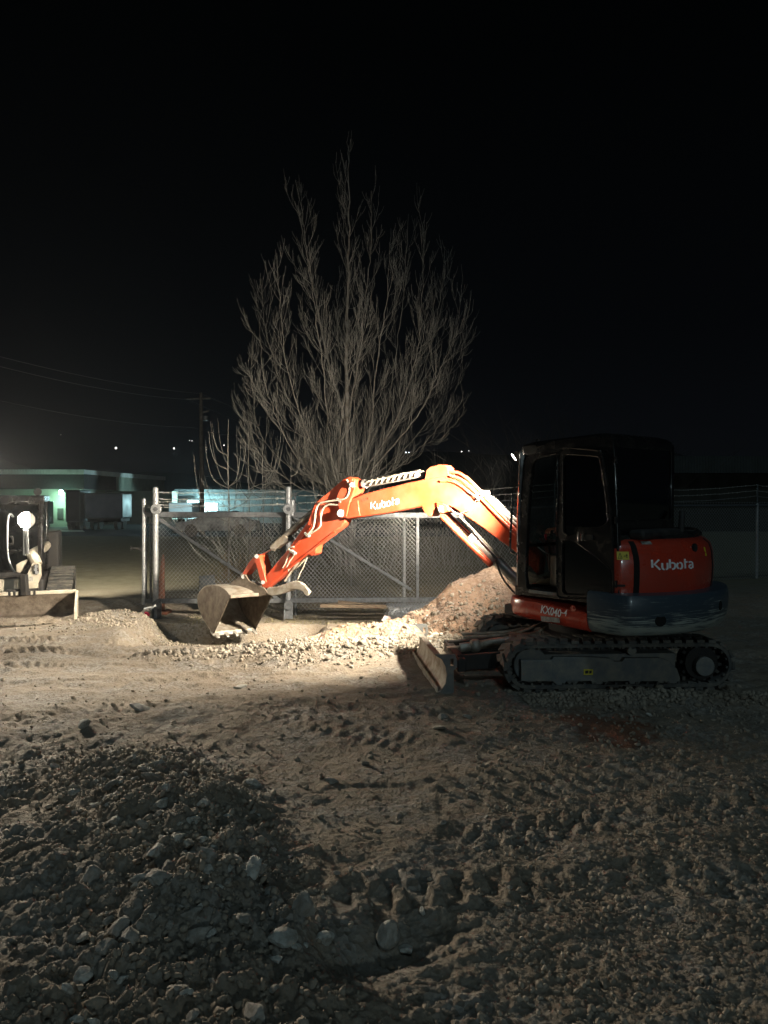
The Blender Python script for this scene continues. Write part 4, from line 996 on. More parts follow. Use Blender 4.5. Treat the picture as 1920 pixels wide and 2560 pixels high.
# arm (dipper)
arm_o = [(872, 1192), (880, 1193), (888, 1199), (886, 1222), (878, 1247), (868, 1272), (862, 1306), (852, 1317), (839, 1327), (812, 1347), (787, 1366), (768, 1386), (730, 1415), (700, 1442), (664, 1471), (656, 1470), (652, 1458), (664, 1440), (690, 1408), (717, 1376), (745, 1338), (770, 1303), (777, 1284), (786, 1258), (798, 1248), (830, 1222), (858, 1198)]
def arm_mesh(): b_ = MB(); bprism(b_, arm_o, .15); return b_
arm = arm_mesh().build('arm', M_or, exc, bevel=.012)
b = MB(); bprism(b, [(850, 1222), (872, 1200), (886, 1200), (886, 1222), (872, 1262), (866, 1292), (850, 1296), (846, 1262), (842, 1240)], .235); b.build('arm_fork', M_or, arm, bevel=.008)
b = MB()
for (x, y, r_) in ((852, 1283, .05), (880, 1212, .034)): b.cyl(BP(x, y, .14), BP(x, y, -.14), r_, n=18)
b.build('pivot_pin', M_greycyl, arm, bevel=.006)
b = MB(); bprism(b, [(776, 1352), (792, 1358), (788, 1384), (778, 1390), (768, 1380), (764, 1366)], .14); b.build('thumb_bracket', M_or, arm, bevel=.006)
b = MB()
for (x0, y0, x1, y1) in ((838, 1330, 718, 1424), (780, 1312, 722, 1386)):
    b.bar(BP(x0, y0, .082), BP(x1, y1, .082), .012, .022)
b.build('arm_edge_strip', M_or, arm)
b = MB(); px_tube(b, [(880, 1200), (886, 1215), (880, 1235), (868, 1252), (846, 1262), (820, 1262), (806, 1275), (802, 1296), (800, 1316), (782, 1330), (768, 1340)], .10, .013)
px_tube(b, [(868, 1200), (874, 1225), (862, 1246), (830, 1252), (800, 1258), (790, 1276), (787, 1300), (782, 1320), (765, 1340)], .115, .013)
px_tube(b, [(726, 1380), (718, 1395), (712, 1412), (706, 1420)], .095, .010); px_tube(b, [(738, 1384), (728, 1398), (716, 1418)], .10, .010); px_tube(b, [(728, 1380), (722, 1371), (735, 1366)], .09, .012); b.build('arm_hose', M_hosel, arm)
b = MB()
for (x, y) in ((733, 1380), (768, 1336), (848, 1250)):
    b.bar(BP(x - 5, y - 4, .10), BP(x + 6, y + 5, .10), .05, .03)
b.build('hose_clamp', M_bright, arm, bevel=.004)
# bucket cylinder and linkage
b = MB(); b.cyl(BP(798, 1268, 0), BP(700, 1352, 0), .046, n=18); bc = b.build('bucket_cylinder', M_hose, arm)
b = MB(); b.cyl(BP(708, 1345, 0), BP(682, 1371, 0), .050, n=18); bprism(b, [(695, 1352), (708, 1336), (716, 1342), (722, 1352), (700, 1364), (686, 1374), (680, 1368)], .10); b.build('cylinder_head', M_steel, bc, bevel=.005)
MB().cyl(BP(690, 1364, 0), BP(645, 1392, 0), .022, n=12).build('rod', M_chrome, bc)
for (pts, w, nm) in (([(636, 1388), (646, 1387), (650, 1400), (662, 1440), (665, 1455), (658, 1460), (651, 1452), (640, 1412), (634, 1398)], .19, 'rear_link'), ([(638, 1388), (646, 1396), (634, 1412), (614, 1438), (606, 1434), (622, 1406)], .13, 'front_link')):
    b = MB(); bprism(b, pts, w); b.build(nm, M_or, arm, bevel=.006)
b = MB(); b.cyl(BP(641, 1391, .13), BP(641, 1391, -.13), .03, n=14); b.cyl(BP(657, 1456, .12), BP(657, 1456, -.12), .028, n=14); b.cyl(BP(608, 1442, .12), BP(608, 1442, -.12), .03, n=14); b.build('link_pin', M_greycyl, arm, bevel=.004)
b = MB(); bprism(b, [(604, 1432), (616, 1438), (618, 1450), (606, 1462), (598, 1458), (597, 1446)], .12); b.build('coupler', M_steel, arm, bevel=.006)
# thumb cylinder and thumb
b = MB(); b.cyl(BP(770, 1386, 0), BP(735, 1420, 0), .034, n=14); b.cyl(BP(735, 1420, 0), BP(712, 1452, 0), .018, n=12); px_tube(b, [(768, 1392), (760, 1414), (752, 1430), (744, 1448)], .05, .009); px_tube(b, [(745, 1392), (730, 1412), (720, 1428)], .05, .010)
b.build('thumb_cylinder', M_hosel, arm)
thumb_o = [(664, 1474), (672, 1468), (690, 1467), (705, 1462), (722, 1456), (738, 1452), (748, 1454), (760, 1463), (770, 1475), (773, 1482), (768, 1490), (762, 1487), (757, 1478), (742, 1474), (725, 1478), (708, 1484), (690, 1489), (676, 1489), (666, 1485)]
thm = bpy.data.objects.new('thumb', None); COL.objects.link(thm); thm.parent = exc
for oc in (.075, -.075):
    b = MB(); bprism(b, thumb_o, .05, oc); b.build('thumb_tine', M_steel, thm, bevel=.008)
b = MB(); bprism(b, [(664, 1474), (690, 1467), (708, 1463), (712, 1480), (690, 1486), (668, 1484)], .12); b.build('thumb_base', M_steel, thm, bevel=.006)

# ---- bucket: profile in the boom plane, traced on the near side plate
bk = bpy.data.objects.new('bucket', None); COL.objects.link(bk); bk.parent = exc
BY = R(24)                               # the bucket hangs a little open towards the photographer
BKW = .64
c0 = BP(600, 1480, 0)
KF = BF.copy(); KL = BL.copy(); KF.rotate(Matrix.Rotation(-BY, 3, 'Z')); KL.rotate(Matrix.Rotation(-BY, 3, 'Z'))
pN = c0 + KL * BKW / 2
def KP(xs, ys, o=0.0): return hit(xs, ys, pN - KL * o, KL)
shell = [(576, 1491), (566, 1477), (550, 1466), (530, 1462), (515, 1464), (503, 1473), (495, 1487), (493, 1502), (497, 1522), (506, 1545), (516, 1562), (525, 1575), (533, 1584)]   # back of the bucket from the lip bar round to the cutting edge
cut = [(542, 1564), (550, 1546), (560, 1524), (568, 1506)]
sp_ = [KP(x, y) for x, y in shell]; cp_ = [KP(x, y) for x, y in cut]
for o in (0, BKW - .018):
    b = MB(); off = -KL * o; b.plate([p + off for p in sp_ + cp_], -KL * .018)
    b.build('side_plate', M_dirtst, bk, bevel=.003)
cen = sum(sp_, Vector()) / len(sp_)
b = MB(); vs = []; fs = []; sm = smoothpath(sp_, 3)
for p in sm:
    inn = (cen - p); inn.z *= 1; inn = inn.normalized() * .02
    vs += [p, p - KL * BKW, p - KL * BKW + inn, p + inn]
for i in range(len(sm) - 1):
    for j in range(4): fs.append((i * 4 + j, i * 4 + (j + 1) % 4, (i + 1) * 4 + (j + 1) % 4, (i + 1) * 4 + j))
fs += [(0, 1, 2, 3), tuple((len(sm) - 1) * 4 + k for k in (3, 2, 1, 0))]
b.add(vs, fs); b.build('shell', M_steel, bk, ang=50)
b = MB(); e0 = sp_[-1]; dn = (sp_[-1] - sp_[-3]).normalized()
b.add([e0 + KL * .01 - dn * .10, e0 - KL * (BKW + .01) - dn * .10, e0 - KL * (BKW + .01) + dn * .03, e0 + KL * .01 + dn * .03] + [q + dn.cross(KL) * .025 for q in (e0 + KL * .01 - dn * .10, e0 - KL * (BKW + .01) - dn * .10, e0 - KL * (BKW + .01) + dn * .03, e0 + KL * .01 + dn * .03)],
      [(0, 1, 2, 3), (7, 6, 5, 4), (0, 4, 5, 1), (1, 5, 6, 2), (2, 6, 7, 3), (3, 7, 4, 0)]); b.build('cutting_edge', M_bright, bk, bevel=.004)
for k in range(5):
    o = .04 + k * (BKW - .08) / 4; c = e0 - KL * o; nrm = dn.cross(KL)
    vs = [c - dn * .04 + KL * .035 - nrm * .012, c - dn * .04 - KL * .035 - nrm * .012, c - dn * .04 - KL * .035 + nrm * .04, c - dn * .04 + KL * .035 + nrm * .04,
          c + dn * .11 + KL * .02 + nrm * .005, c + dn * .11 - KL * .02 + nrm * .005, c + dn * .11 - KL * .02 + nrm * .02, c + dn * .11 + KL * .02 + nrm * .02]
    MB().add(vs, [(0, 1, 2, 3), (7, 6, 5, 4), (0, 4, 5, 1), (1, 5, 6, 2), (2, 6, 7, 3), (3, 7, 4, 0)]).build('tooth', M_bright, bk, bevel=.005)
b = MB(); lipc = sp_[0]
b.bar(lipc + KL * .01, lipc - KL * (BKW + .01), .05, .05)
b.build('lip_bar', M_dirtst, bk, bevel=.008)
b = MB()
for oc in (.10, -.10):
    bprism(b, [(604, 1486), (610, 1466), (625, 1461), (645, 1462), (662, 1472), (668, 1484), (650, 1492), (625, 1494)], .03, oc)
    bprism(b, [(560, 1470), (600, 1440), (612, 1436), (622, 1452), (650, 1464), (640, 1484), (600, 1492)], .025, oc)
b.build('hanger_ear', M_dirtst, bk, bevel=.004)

# ---- operator seated in the cab
def skin_obj(name, joints, edges, m, parent, root=0, sub=2):
    org = Vector((0, 0, 0)); p = parent
    while p is not None: org += p.location; p = p.parent
    me = bpy.data.meshes.new(name); me.from_pydata([tuple(Vector(j[0]) - org) for j in joints], edges, [])
    o = bpy.data.objects.new(name, me); COL.objects.link(o); o.parent = parent
    o.modifiers.new('skin', 'SKIN'); sv = me.skin_vertices[0].data
    for i, j in enumerate(joints):
        r_ = j[1]; sv[i].radius = (r_, r_) if not isinstance(r_, tuple) else r_; sv[i].use_root = (i == root)
    s_ = o.modifiers.new('sub', 'SUBSURF'); s_.levels = sub; s_.render_levels = sub; me.materials.append(m)
    return o
per = thing('person', 'operator in dark clothes and tan boots sitting in the excavator cab, hand near the lever', 'person', U(-.30, .27, 1.18))
hand = UP(1388, 1322, .50)
body = skin_obj('body', [(U(-.36, .27, 1.22), .15), (U(-.40, .27, 1.42), .14), (U(-.42, .27, 1.62), .15), (U(-.41, .27, 1.75), .06), (U(-.40, .27, 1.86), .085), (U(-.39, .27, 1.97), .075),
    (U(-.42, .45, 1.64), .06), (U(-.33, .55, 1.45), .045), (hand + Vector((0.03, 0.0, -.03)) - UF * .08, .03),
    (U(-.42, .09, 1.64), .06), (U(-.33, .0, 1.45), .045), (U(-.10, .02, 1.38), .03),
    (U(-.30, .37, 1.22), .09), (U(.0, .42, 1.25), .07), (U(.05, .45, 1.02), .05), (U(.06, .47, .93), .04),
    (U(-.30, .17, 1.22), .09), (U(.0, .12, 1.25), .07), (U(.06, .10, 1.0), .05), (U(.08, .10, .93), .04)],
    [(0, 1), (1, 2), (2, 3), (3, 4), (4, 5), (2, 6), (6, 7), (7, 8), (2, 9), (9, 10), (10, 11), (0, 12), (12, 13), (13, 14), (14, 15), (0, 16), (16, 17), (17, 18), (18, 19)], M_jkt, per)
def hand_obj(c, fwd, lft, up, parent):
    J = [(c - fwd * .03, .022), (c + fwd * .02, (.034, .016))]; E = [(0, 1)]
    for k, ln in enumerate((.060, .072, .076, .066)):
        o = (k - 1.5) * .019; base = c + fwd * .05 + lft * o; i = len(J)
        J += [(c + fwd * .03 + lft * o, .010), (base, .0095), (base + fwd * ln * .45 - up * .010, .0088), (base + fwd * ln * .70 - up * .032, .008), (base + fwd * ln * .62 - up * .052, .007)]
        E += [(1, i), (i, i + 1), (i + 1, i + 2), (i + 2, i + 3), (i + 3, i + 4)]
    i = len(J); J += [(c + lft * -.035 + fwd * .01 - up * .01, .011), (c + lft * -.048 + fwd * .035 - up * .025, .010), (c + lft * -.040 + fwd * .055 - up * .04, .008)]; E += [(0, i), (i, i + 1), (i + 1, i + 2)]
    return skin_obj('hand', J, E, M_skin, parent, 0, 1)
hand_obj(hand, UF, UL, ZZ, per); hand_obj(U(-.06, .02, 1.38), UF, -UL, ZZ, per)
hd = MB(); hd.ball(U(-.37, .27, 1.93), .10, 20, 14, (.85, .85, 1.18)); nose = U(-.265, .27, 1.93); hd.ball(nose, .016, 8, 6); hd.ball(U(-.38, .36, 1.93), .022, 8, 6, (.6, 1, 1.4)); hd.ball(U(-.38, .18, 1.93), .022, 8, 6, (.6, 1, 1.4)); hd.ball(U(-.275, .27, 1.885), .018, 8, 6, (1, 1, .4)); hd.ball(U(-.285, .305, 1.95), .011, 8, 6); hd.ball(U(-.285, .235, 1.95), .011, 8, 6)
hd.build('face', M_skin, per)
hr = MB(); hr.ball(U(-.385, .27, 1.98), .106, 20, 12, (.88, .88, .85)); hr.plate([U(-.28, .35, 2.0), U(-.20, .33, 1.985), U(-.18, .27, 1.98), U(-.20, .21, 1.985), U(-.28, .19, 2.0)], ZZ * .008); hr.build('cap', M_jkt, per)
for (fx, ly) in ((1, .47), (0, .10)):
    a = UP(1384, 1452, .47) if fx else U(.08, .10, .93)
    bt = MB(); base = (UP(1384, 1458, .47) if fx else U(.08, .10, .92)); base = Vector((base.x, base.y, .885))
    sec = []
    for (df, w, h) in ((-.10, .035, .07), (-.06, .042, .10), (.02, .044, .085), (.10, .048, .06), (.16, .045, .05), (.20, .03, .03)):
        ring = []
        for k in range(10):
            t = 2 * PI * k / 10; ring.append(base + UF * df + UL * (w * math.cos(t)) + ZZ * (h / 2 * math.sin(t) + h / 2))
        sec.append(ring)
    vs = [p for r_ in sec for p in r_]; fs = [(i * 10 + j, i * 10 + (j + 1) % 10, (i + 1) * 10 + (j + 1) % 10, (i + 1) * 10 + j) for i in range(5) for j in range(10)] + [tuple(range(10)), tuple(50 + j for j in range(10))]
    bt.add(vs, fs); bt.tube([base - UF * .05 + ZZ * .07, base - UF * .06 + ZZ * .19], [.05, .055], 12); bt.build('boot', M_boot, per)

# real light of the work lamp
def spot(name, loc, target, energy, ang, blend, col, rad):
    l = bpy.data.lights.new(name, 'SPOT'); l.energy = energy; l.spot_size = R(ang); l.spot_blend = blend; l.color = col; l.shadow_soft_size = rad
    o = bpy.data.objects.new(name, l); COL.objects.link(o); o.location = loc; o.rotation_euler = (Vector(target) - Vector(loc)).to_track_quat('-Z', 'Y').to_euler(); return o
WD = (at(560, 1640, 9.0) - WLc).normalized()
hdisc(WLc + UF * .075 - UL * .0, WD, .04, 'lamp_lens', EM_w, wlo)
spot('work_light_beam', WLc + WD * .12 + UF * .02, at(500, 1600, 9.4), 2200, 98, 1.0, (1, .89, .72), .10)
# unseen twin lamp, added on the cab roof's right corner for more light
wr2 = U(.40, -.10, 2.165)
w2 = MB().plate([wr2 + UF * a + ZZ * z - UL * .065 for a, z in ((-.04, .05), (.03, .06), (.07, .03), (.07, -.05), (.02, -.07), (-.03, -.05))], UL * .13).build('work_light', M_matte, CB, bevel=.006)
spot('added_boom_spot', WLc + WD * .10 + UF * .02, at(1040, 1222, 9.1), 3000, 100, 1.0, (1, .86, .66), .05)  # extra spot added at the cab lamp to brighten the boom bend
WD2 = (UF * .95 + UL * .10 - ZZ * .03).normalized(); hdisc(wr2 + UF * .075, WD2, .04, 'lamp_lens', EM_w, w2)
spot('added_twin_beam', wr2 + WD2 * .13, wr2 + WD2 * 4, 1700, 126, 1.0, (1, .89, .74), .04)

# ================================================================= COMPACT TRACK LOADER (left edge)
LO = Vector((-5.75, 11.95, -.05)); LF = Vector((.34, -.94, 0)).normalized(); LRt = Vector((.94, .34, 0)).normalized()
ldr = thing('track_loader', 'cream and black compact track loader at the left edge with its headlight glaring', 'loader', LO)
def Q(f, r_, z): return LO + LF * f + LRt * r_ + ZZ * z
def QP(xs, ys, f): return hit(xs, ys, LO + LF * f, LF)
# bucket
p_ur = QP(159, 1479, 1.05); p_lr = QP(172, 1540, 1.62); br = (p_lr - LO).dot(LRt)
bkt = bpy.data.objects.new('bucket', None); COL.objects.link(bkt); bkt.parent = ldr
zt_ = (p_ur.z - LO.z); r1 = .93; r0 = -.98
prof = [(1.72, .04), (1.10, .02), (.98, .10), (.96, .30), (1.03, zt_), (1.06, zt_), (1.0, .30), (1.02, .12), (1.12, .06), (1.72, .06)]
b = MB(); b.prism([Q(f, r1, z) for f, z in prof], [Q(f, r0, z) for f, z in prof]); b.build('bucket_shell', M_dirtst, bkt)
sidep = [(1.74, .03), (1.10, .0), (.96, .10), (.94, .30), (1.02, zt_ + .01), (1.12, zt_ + .01), (1.70, .22)]
b = MB(); b.plate([Q(f, r1 - .012, z) for f, z in sidep], LRt * .035); b.build('side_plate', M_ivory, bkt, bevel=.004)
b = MB(); b.plate([Q(f, r0 + .012, z) for f, z in sidep], -LRt * .035); b.build('side_plate', M_ivory, bkt, bevel=.004)
b = MB(); b.bar(Q(1.05, r0, zt_ + .0), Q(1.05, r1, zt_ + .0), .07, .05); b.build('top_edge', M_ivory, bkt, bevel=.006)
b = MB(); b.bar(Q(1.74, r0, .03), Q(1.74, r1, .03), .12, .03); b.build('cutting_edge', M_steel, bkt, bevel=.004)
# dirt left in the bucket
nx, ny = 90, 12; vs = []; fs = []
for i in range(nx):
    for j in range(ny):
        r_ = r0 + .02 + (r1 - r0 - .04) * i / (nx - 1); f = 1.12 + .60 * j / (ny - 1)
        z = .075 + .035 * math.sin(PI * j / (ny - 1)) + .03 * float(vn(np.array([r_ * 9.]), np.array([f * 9.]), 3)[0]) * (1 if 0 < j < ny - 1 else 0) + .012 * float(vn(np.array([r_ * 40.]), np.array([f * 40.]), 4)[0])
        vs.append(Q(f, r_, max(z, .062)))
for i in range(nx - 1):
    for j in range(ny - 1): fs.append((i * ny + j, i * ny + j + 1, (i + 1) * ny + j + 1, (i + 1) * ny + j))
dl = MB().add(vs, fs).build('dirt_in_bucket', M_ground, bkt)
b = MB(); b.boxf(Q, (.98, .0, zt_ + .03), (1.06, .42, zt_ + .06))
b.build('step_base', M_matte, bkt)
b = MB()
for k in range(6): b.boxf(Q, (1.04, .03 + k * .065, zt_ - .03), (1.095, .06 + k * .065, zt_ + .035))
b.build('grip_step', M_matte, bkt, bevel=.003)
# chassis, tracks
def ltrack(rr0, rr1):
    T = bpy.data.objects.new('track', None); COL.objects.link(T); T.parent = ldr
    pth = [(.75, .05), (.92, .14), (.95, .28), (.80, .42), (.0, .60), (-.55, .66), (-.80, .55), (-.90, .35), (-.80, .12), (-.55, .02), (0, .0), (.5, .0)]
    P = smoothpath([Vector((a, 0, z)) for a, z in pth] + [Vector((pth[0][0], 0, pth[0][1]))], 5)
    b_ = MB(); c = Vector((0, 0, .3)); vs = []; fs = []
    for p in P:
        d = (c - p).normalized() * .04; vs += [Q(p.x, rr0, p.z), Q(p.x, rr1, p.z), Q(p.x + d.x, rr1, p.z + d.z), Q(p.x + d.x, rr0, p.z + d.z)]
    n = len(P)
    for i in range(n - 1):
        for j in range(4): fs.append((i * 4 + j, i * 4 + (j + 1) % 4, (i + 1) * 4 + (j + 1) % 4, (i + 1) * 4 + j))
    b_.add(vs, fs)
    for i in range(0, n - 1, 1):
        p = (P[i] + P[i + 1]) / 2; d = (P[i + 1] - P[i]).normalized(); nn = Vector((-d.z, 0, d.x));
        if nn.dot(p - c) < 0: nn = -nn
        X = LF * d.x + ZZ * d.z; Zv = LF * nn.x + ZZ * nn.z
        b_.box(Q(p.x, (rr0 + rr1) / 2, p.z) + Zv * .012, (.035, abs(rr1 - rr0) - .01, .025), (X, LRt, Zv))
    b_.build('belt', M_rub, T); 
    fr = MB(); fr.plate([Q(a, (rr0 + rr1) / 2 + (.12 if rr1 > 0 else -.12), z) for a, z in ((.7, .12), (.7, .30), (.0, .45), (-.5, .5), (-.6, .12))], LRt * .05); fr.build('track_frame', M_matte, T)
ltrack(.50, .86); ltrack(-.86, -.50)
b = MB(); b.boxf(Q, (-.95, -.48, .20), (.80, .48, .62)); b.boxf(Q, (-1.3, -.62, .45), (-.45, .62, 1.25)); b.build('chassis', M_matte, ldr, bevel=.04)
MB().boxf(Q, (.80, -.46, .30), (.86, .40, .62)).build('front_panel', M_ivory, ldr, bevel=.02)
b = MB(); b.tube(smoothpath([Q(.84, -.46, .67), Q(.84, .12, .68), Q(.86, .24, .72), Q(.86, .34, .80)]), .045, 10); b.build('front_bumper', M_matte, ldr)
# cab
cbf = MB()
for (f, r_) in ((.62, .42), (.62, -.42), (-.45, .42), (-.45, -.42)): cbf.bar(Q(f, r_, .62), Q(f - (.10 if f > 0 else 0), r_, 1.75), .07, .07)
cbf.bar(Q(.52, -.46, 1.75), Q(.52, .46, 1.75), .08, .08); cbf.boxf(Q, (-.55, -.48, 1.74), (.60, .48, 1.84)); cbf.boxf(Q, (-.5, -.44, .6), (-.44, .44, 1.7)); cbf.boxf(Q, (-.2, -.3, .62), (.2, .2, 1.0))
lc = cbf.build('cab', M_cab, ldr, bevel=.012)
b = MB(); dp = [(34, 1293), (27, 1285), (21, 1292), (19, 1320), (19, 1370), (22, 1398), (30, 1420), (40, 1433)]
b.tube(smoothpath([QP(x, y, .68) for x, y in dp], 5), .014, 8); b.build('door_frame', M_galvb, lc)
MB().plate([QP(x, y, .66) for x, y in ((-150, 1280), (24, 1280), (21, 1320), (21, 1370), (24, 1398), (34, 1425), (-150, 1425))], LF * -.006).build('door_glass', M_glassd, lc, smooth=False)
MB().plate([Q(.60, .43, .75), Q(.52, .43, 1.7), Q(-.42, .43, 1.7), Q(-.42, .43, .75)], LRt * .006).build('side_glass', M_glass, lc, smooth=False)
b = MB(); b.tube(smoothpath([QP(24, 1341, .70), QP(31, 1343, .70), QP(32, 1358, .70), QP(24, 1361, .70)]), .013, 8); b.build('door_handle', M_matte, lc)
# lift arm with its couplers, tilt cylinder
arm_pts = [(88, 1405), (97, 1409), (102, 1412), (103, 1440), (99, 1450), (92, 1465), (88, 1490), (66, 1490), (66, 1440), (72, 1428), (80, 1410)]
b = MB(); b.plate([QP(x, y, 1.0) for x, y in arm_pts], LF * -.10); b.plate([Q(1.0, -.45, z) + LRt * rr for z, rr in ((.78, -.05), (.78, .08), (.45, .1), (.25, .1), (.25, -.06))], LF * -.10)
b.tube(smoothpath([QP(93, 1412, .92), QP(86, 1396, .85), QP(82, 1385, .5), Q(-.2, .42, 1.02), Q(-1.1, .40, 1.05)]), .075, 10)
b.tube(smoothpath([Q(.92, -.5, .75), Q(.5, -.56, 1.0), Q(-.2, -.58, 1.05), Q(-1.1, -.58, 1.1)]), .075, 10)
la = b.build('lift_arm', M_ivory, ldr, bevel=.01)
b = MB(); q = [QP(x, y, 1.006) for x, y in ((85, 1412), (96, 1410), (98, 1432), (92, 1437), (84, 1434))]; b.plate(q, LF * .004); cpl = b.build('coupler_recess', M_matte, la)
b = MB()
for (x, y) in ((91, 1416), (89, 1424), (92, 1431)):
    c = QP(x, y, 1.02); b.cyl(c, c + LF * .03, .024, n=12)
b.build('hydraulic_coupler', M_galvb, la)
MB().plate([QP(x, y, 1.004) for x, y in ((72, 1441), (83, 1441), (82, 1453), (71, 1453))], LF * .003).build('instruction_decal', M_lab, la, smooth=False)
b = MB(); b.bar(QP(62, 1325, .86), QP(62, 1388, .86), .035, .04); b.bar(QP(68, 1325, .9), QP(70, 1385, .9), .03, .03); b.build('grab_post', M_galvb, ldr, bevel=.004)
b = MB(); b.bar(QP(60, 1436, 1.06), QP(63, 1488, 1.10), .10, .08); b.bar(QP(52, 1440, 1.02), QP(54, 1485, 1.05), .03, .03); b.build('tilt_cylinder', M_matte, ldr, bevel=.006)
b = MB(); b.plate([QP(x, y, .88) for x, y in ((40, 1412), (52, 1405), (66, 1400), (66, 1404), (58, 1420), (52, 1432), (40, 1430))], LF * -.2); b.build('fender', M_ivory, ldr, bevel=.01)
# headlight
HL = QP(66, 1300, .80)  # lamp on the cab corner
hl = MB().cyl(HL - LF * .07, HL, .07, .12, n=20).build('headlight', M_matte, ldr); 
EM_h = emis('headlight_lens', (1, .93, .78), 260)
hdisc(HL + LF * .002, LF + LRt * .15, 0.115, 'lens', EM_h, hl)
MB().bar(Q(.60, -.35, 1.80), Q(.72, -.35, 2.33), .04, .04).build('added_lamp_bracket', M_matte, ldr)  # bracket and lamp above the roof are unseen, added to light the foreground
added_lamp = MB().cyl(Q(.7, -.35, 2.35), Q(.77, -.35, 2.35), .055, .065, n=20).build('headlight', M_matte, ldr); hdisc(Q(.775, -.35, 2.35), LF, .06, 'lens', EM_h, added_lamp)
spot('headlight_beam', HL + LF * .10, HL + LF * 4 + LRt * 1.8 - ZZ * .5, 270, 165, .9, (1, .86, .66), .06)
pl = bpy.data.lights.new('headlight_spill', 'POINT'); pl.energy = 16; pl.color = (1, .86, .66); pl.shadow_soft_size = .06
po = bpy.data.objects.new('headlight_spill', pl); COL.objects.link(po); po.location = HL + LF * .12 + LRt * .04
spot('headlight_beam', Q(.85, -.42, 2.38), (-.7, 3.2, 0), 3100, 48, 1.0, (1, .88, .70), .06)  # beam of the added out-of-frame lamp, aimed at the foreground ridge
rwl = MB().cyl(Q(-.50, .30, 1.90), Q(-.58, .30, 1.90), .06, n=18).build('added_rear_light', M_matte, ldr)  # unseen rear lamp, added to light the ground beyond the gate
spot('added_rear_beam', Q(-.62, .30, 1.90), (-8.0, 26, -1), 3200, 84, 1.0, (1, .90, .70), .06)

# ================================================================= FENCE AND GATE
GY = 12.5
def G(xs, ys, Y=GY): return at(xs, ys, Y)
def chain(mb, x0, x1, z0, z1, Yf, p=.066, r_=.0028, top=0.0, ax=None):
    """diamond mesh between two uprights; ax maps (x, z) to world"""
    k = 1.08; H = z1 - z0; n0 = int((x0 - H / k) / p) - 1; n1 = int((x1 + H / k) / p) + 2
    for i in range(n0, n1):
        for sg in (1, -1):
            xa = i * p; xb = xa + sg * H / k; za, zb = z0, z1
            if sg == -1: xa, xb = xa + H / k * 0, xa - H / k
            # clip to [x0,x1]
            t0, t1 = 0.0, 1.0; dx = xb - xa
            for lo, hi in ((x0, x1),):
                ta = (lo - xa) / dx; tb = (hi - xa) / dx
                if ta > tb: ta, tb = tb, ta
                t0 = max(t0, ta); t1 = min(t1, tb)
            if t1 - t0 < .02: continue
            a = ax(xa + dx * t0, za + H * t0, sg * .002); b_ = ax(xa + dx * t1, za + H * t1, sg * .002)
            mb.tube([a, b_], r_, 3, False)
gate = thing('sliding_gate', 'galvanised chain link sliding gate with diagonal braces and barbed wire', 'gate', (-3.9, GY, -.1))
xg0 = G(362, 1300).x; xg1 = G(1044, 1300).x; zt1 = G(700, 1286).z; zb1 = G(700, 1503).z
b = MB(); b.bar((xg0, GY, zt1), (xg1 + .75, GY, zt1 - .015), .06, .085); b.bar((xg0, GY, zb1), (xg1 + .5, GY, zb1 + .03), .06, .075)
for x in (xg0 + .0, G(709, 1300).x, xg1): b.bar((x, GY, zb1), (x, GY, zt1 - .0), .05, .055, Vector((0, 1, 0)))
b.bar((xg0 + .09, GY, zb1), (xg0 + .09, GY, zt1), .03, .03, Vector((0, 1, 0)))
b.bar(G(388, 1291), G(700, 1500), .045, .05); b.bar(G(734, 1292), G(1028, 1474), .045, .05)
b.build('gate_frame', M_galv, gate, bevel=.004)
b = MB(); chain(b, xg0 + .03, xg1 - .02, zb1 + .03, zt1 - .03, GY, ax=lambda x, z, o: Vector((x, GY + .035 + o, z))); b.build('chain_link_mesh', M_wire, gate, smooth=False)
# gate uprights carrying barbed wire
b = MB(); b.tube([G(360, 1250), G(360, 1511)], .036, 14); b.ball(G(360, 1250), .036, 12, 8); b.build('gate_post', M_galvb, gate)
b = MB(); b.tube([G(731, 1253), G(731, 1290)], .036, 14); b.ball(G(731, 1253), .036, 12, 8); b.build('gate_post', M_galvb, gate)
def barbed(mb, p0, p1, seed, sag=.01):
    rr = random.Random(seed); p0 = Vector(p0); p1 = Vector(p1); n = max(6, int((p1 - p0).length / .12)); P = []
    for i in range(n + 1):
        t = i / n; p = p0.lerp(p1, t); p.z += -sag * 4 * t * (1 - t) + rr.uniform(-.005, .005); P.append(p)
    mb.tube(P, .0042, 4, False)
    for p in P[1:-1]:
        if rr.random() < .8:
            for q in range(2): d = Vector((rr.uniform(-.3, .3), rr.uniform(-.3, .3), 1 if q else -1)).normalized(); mb.tube([p - d * .018, p + d * .018], .002, 3, False)
b = MB(); barbed(b, G(362, 1255), G(720, 1245), 3); barbed(b, G(362, 1268), G(720, 1262), 4); b.build('barbed_wire', M_barb, gate)
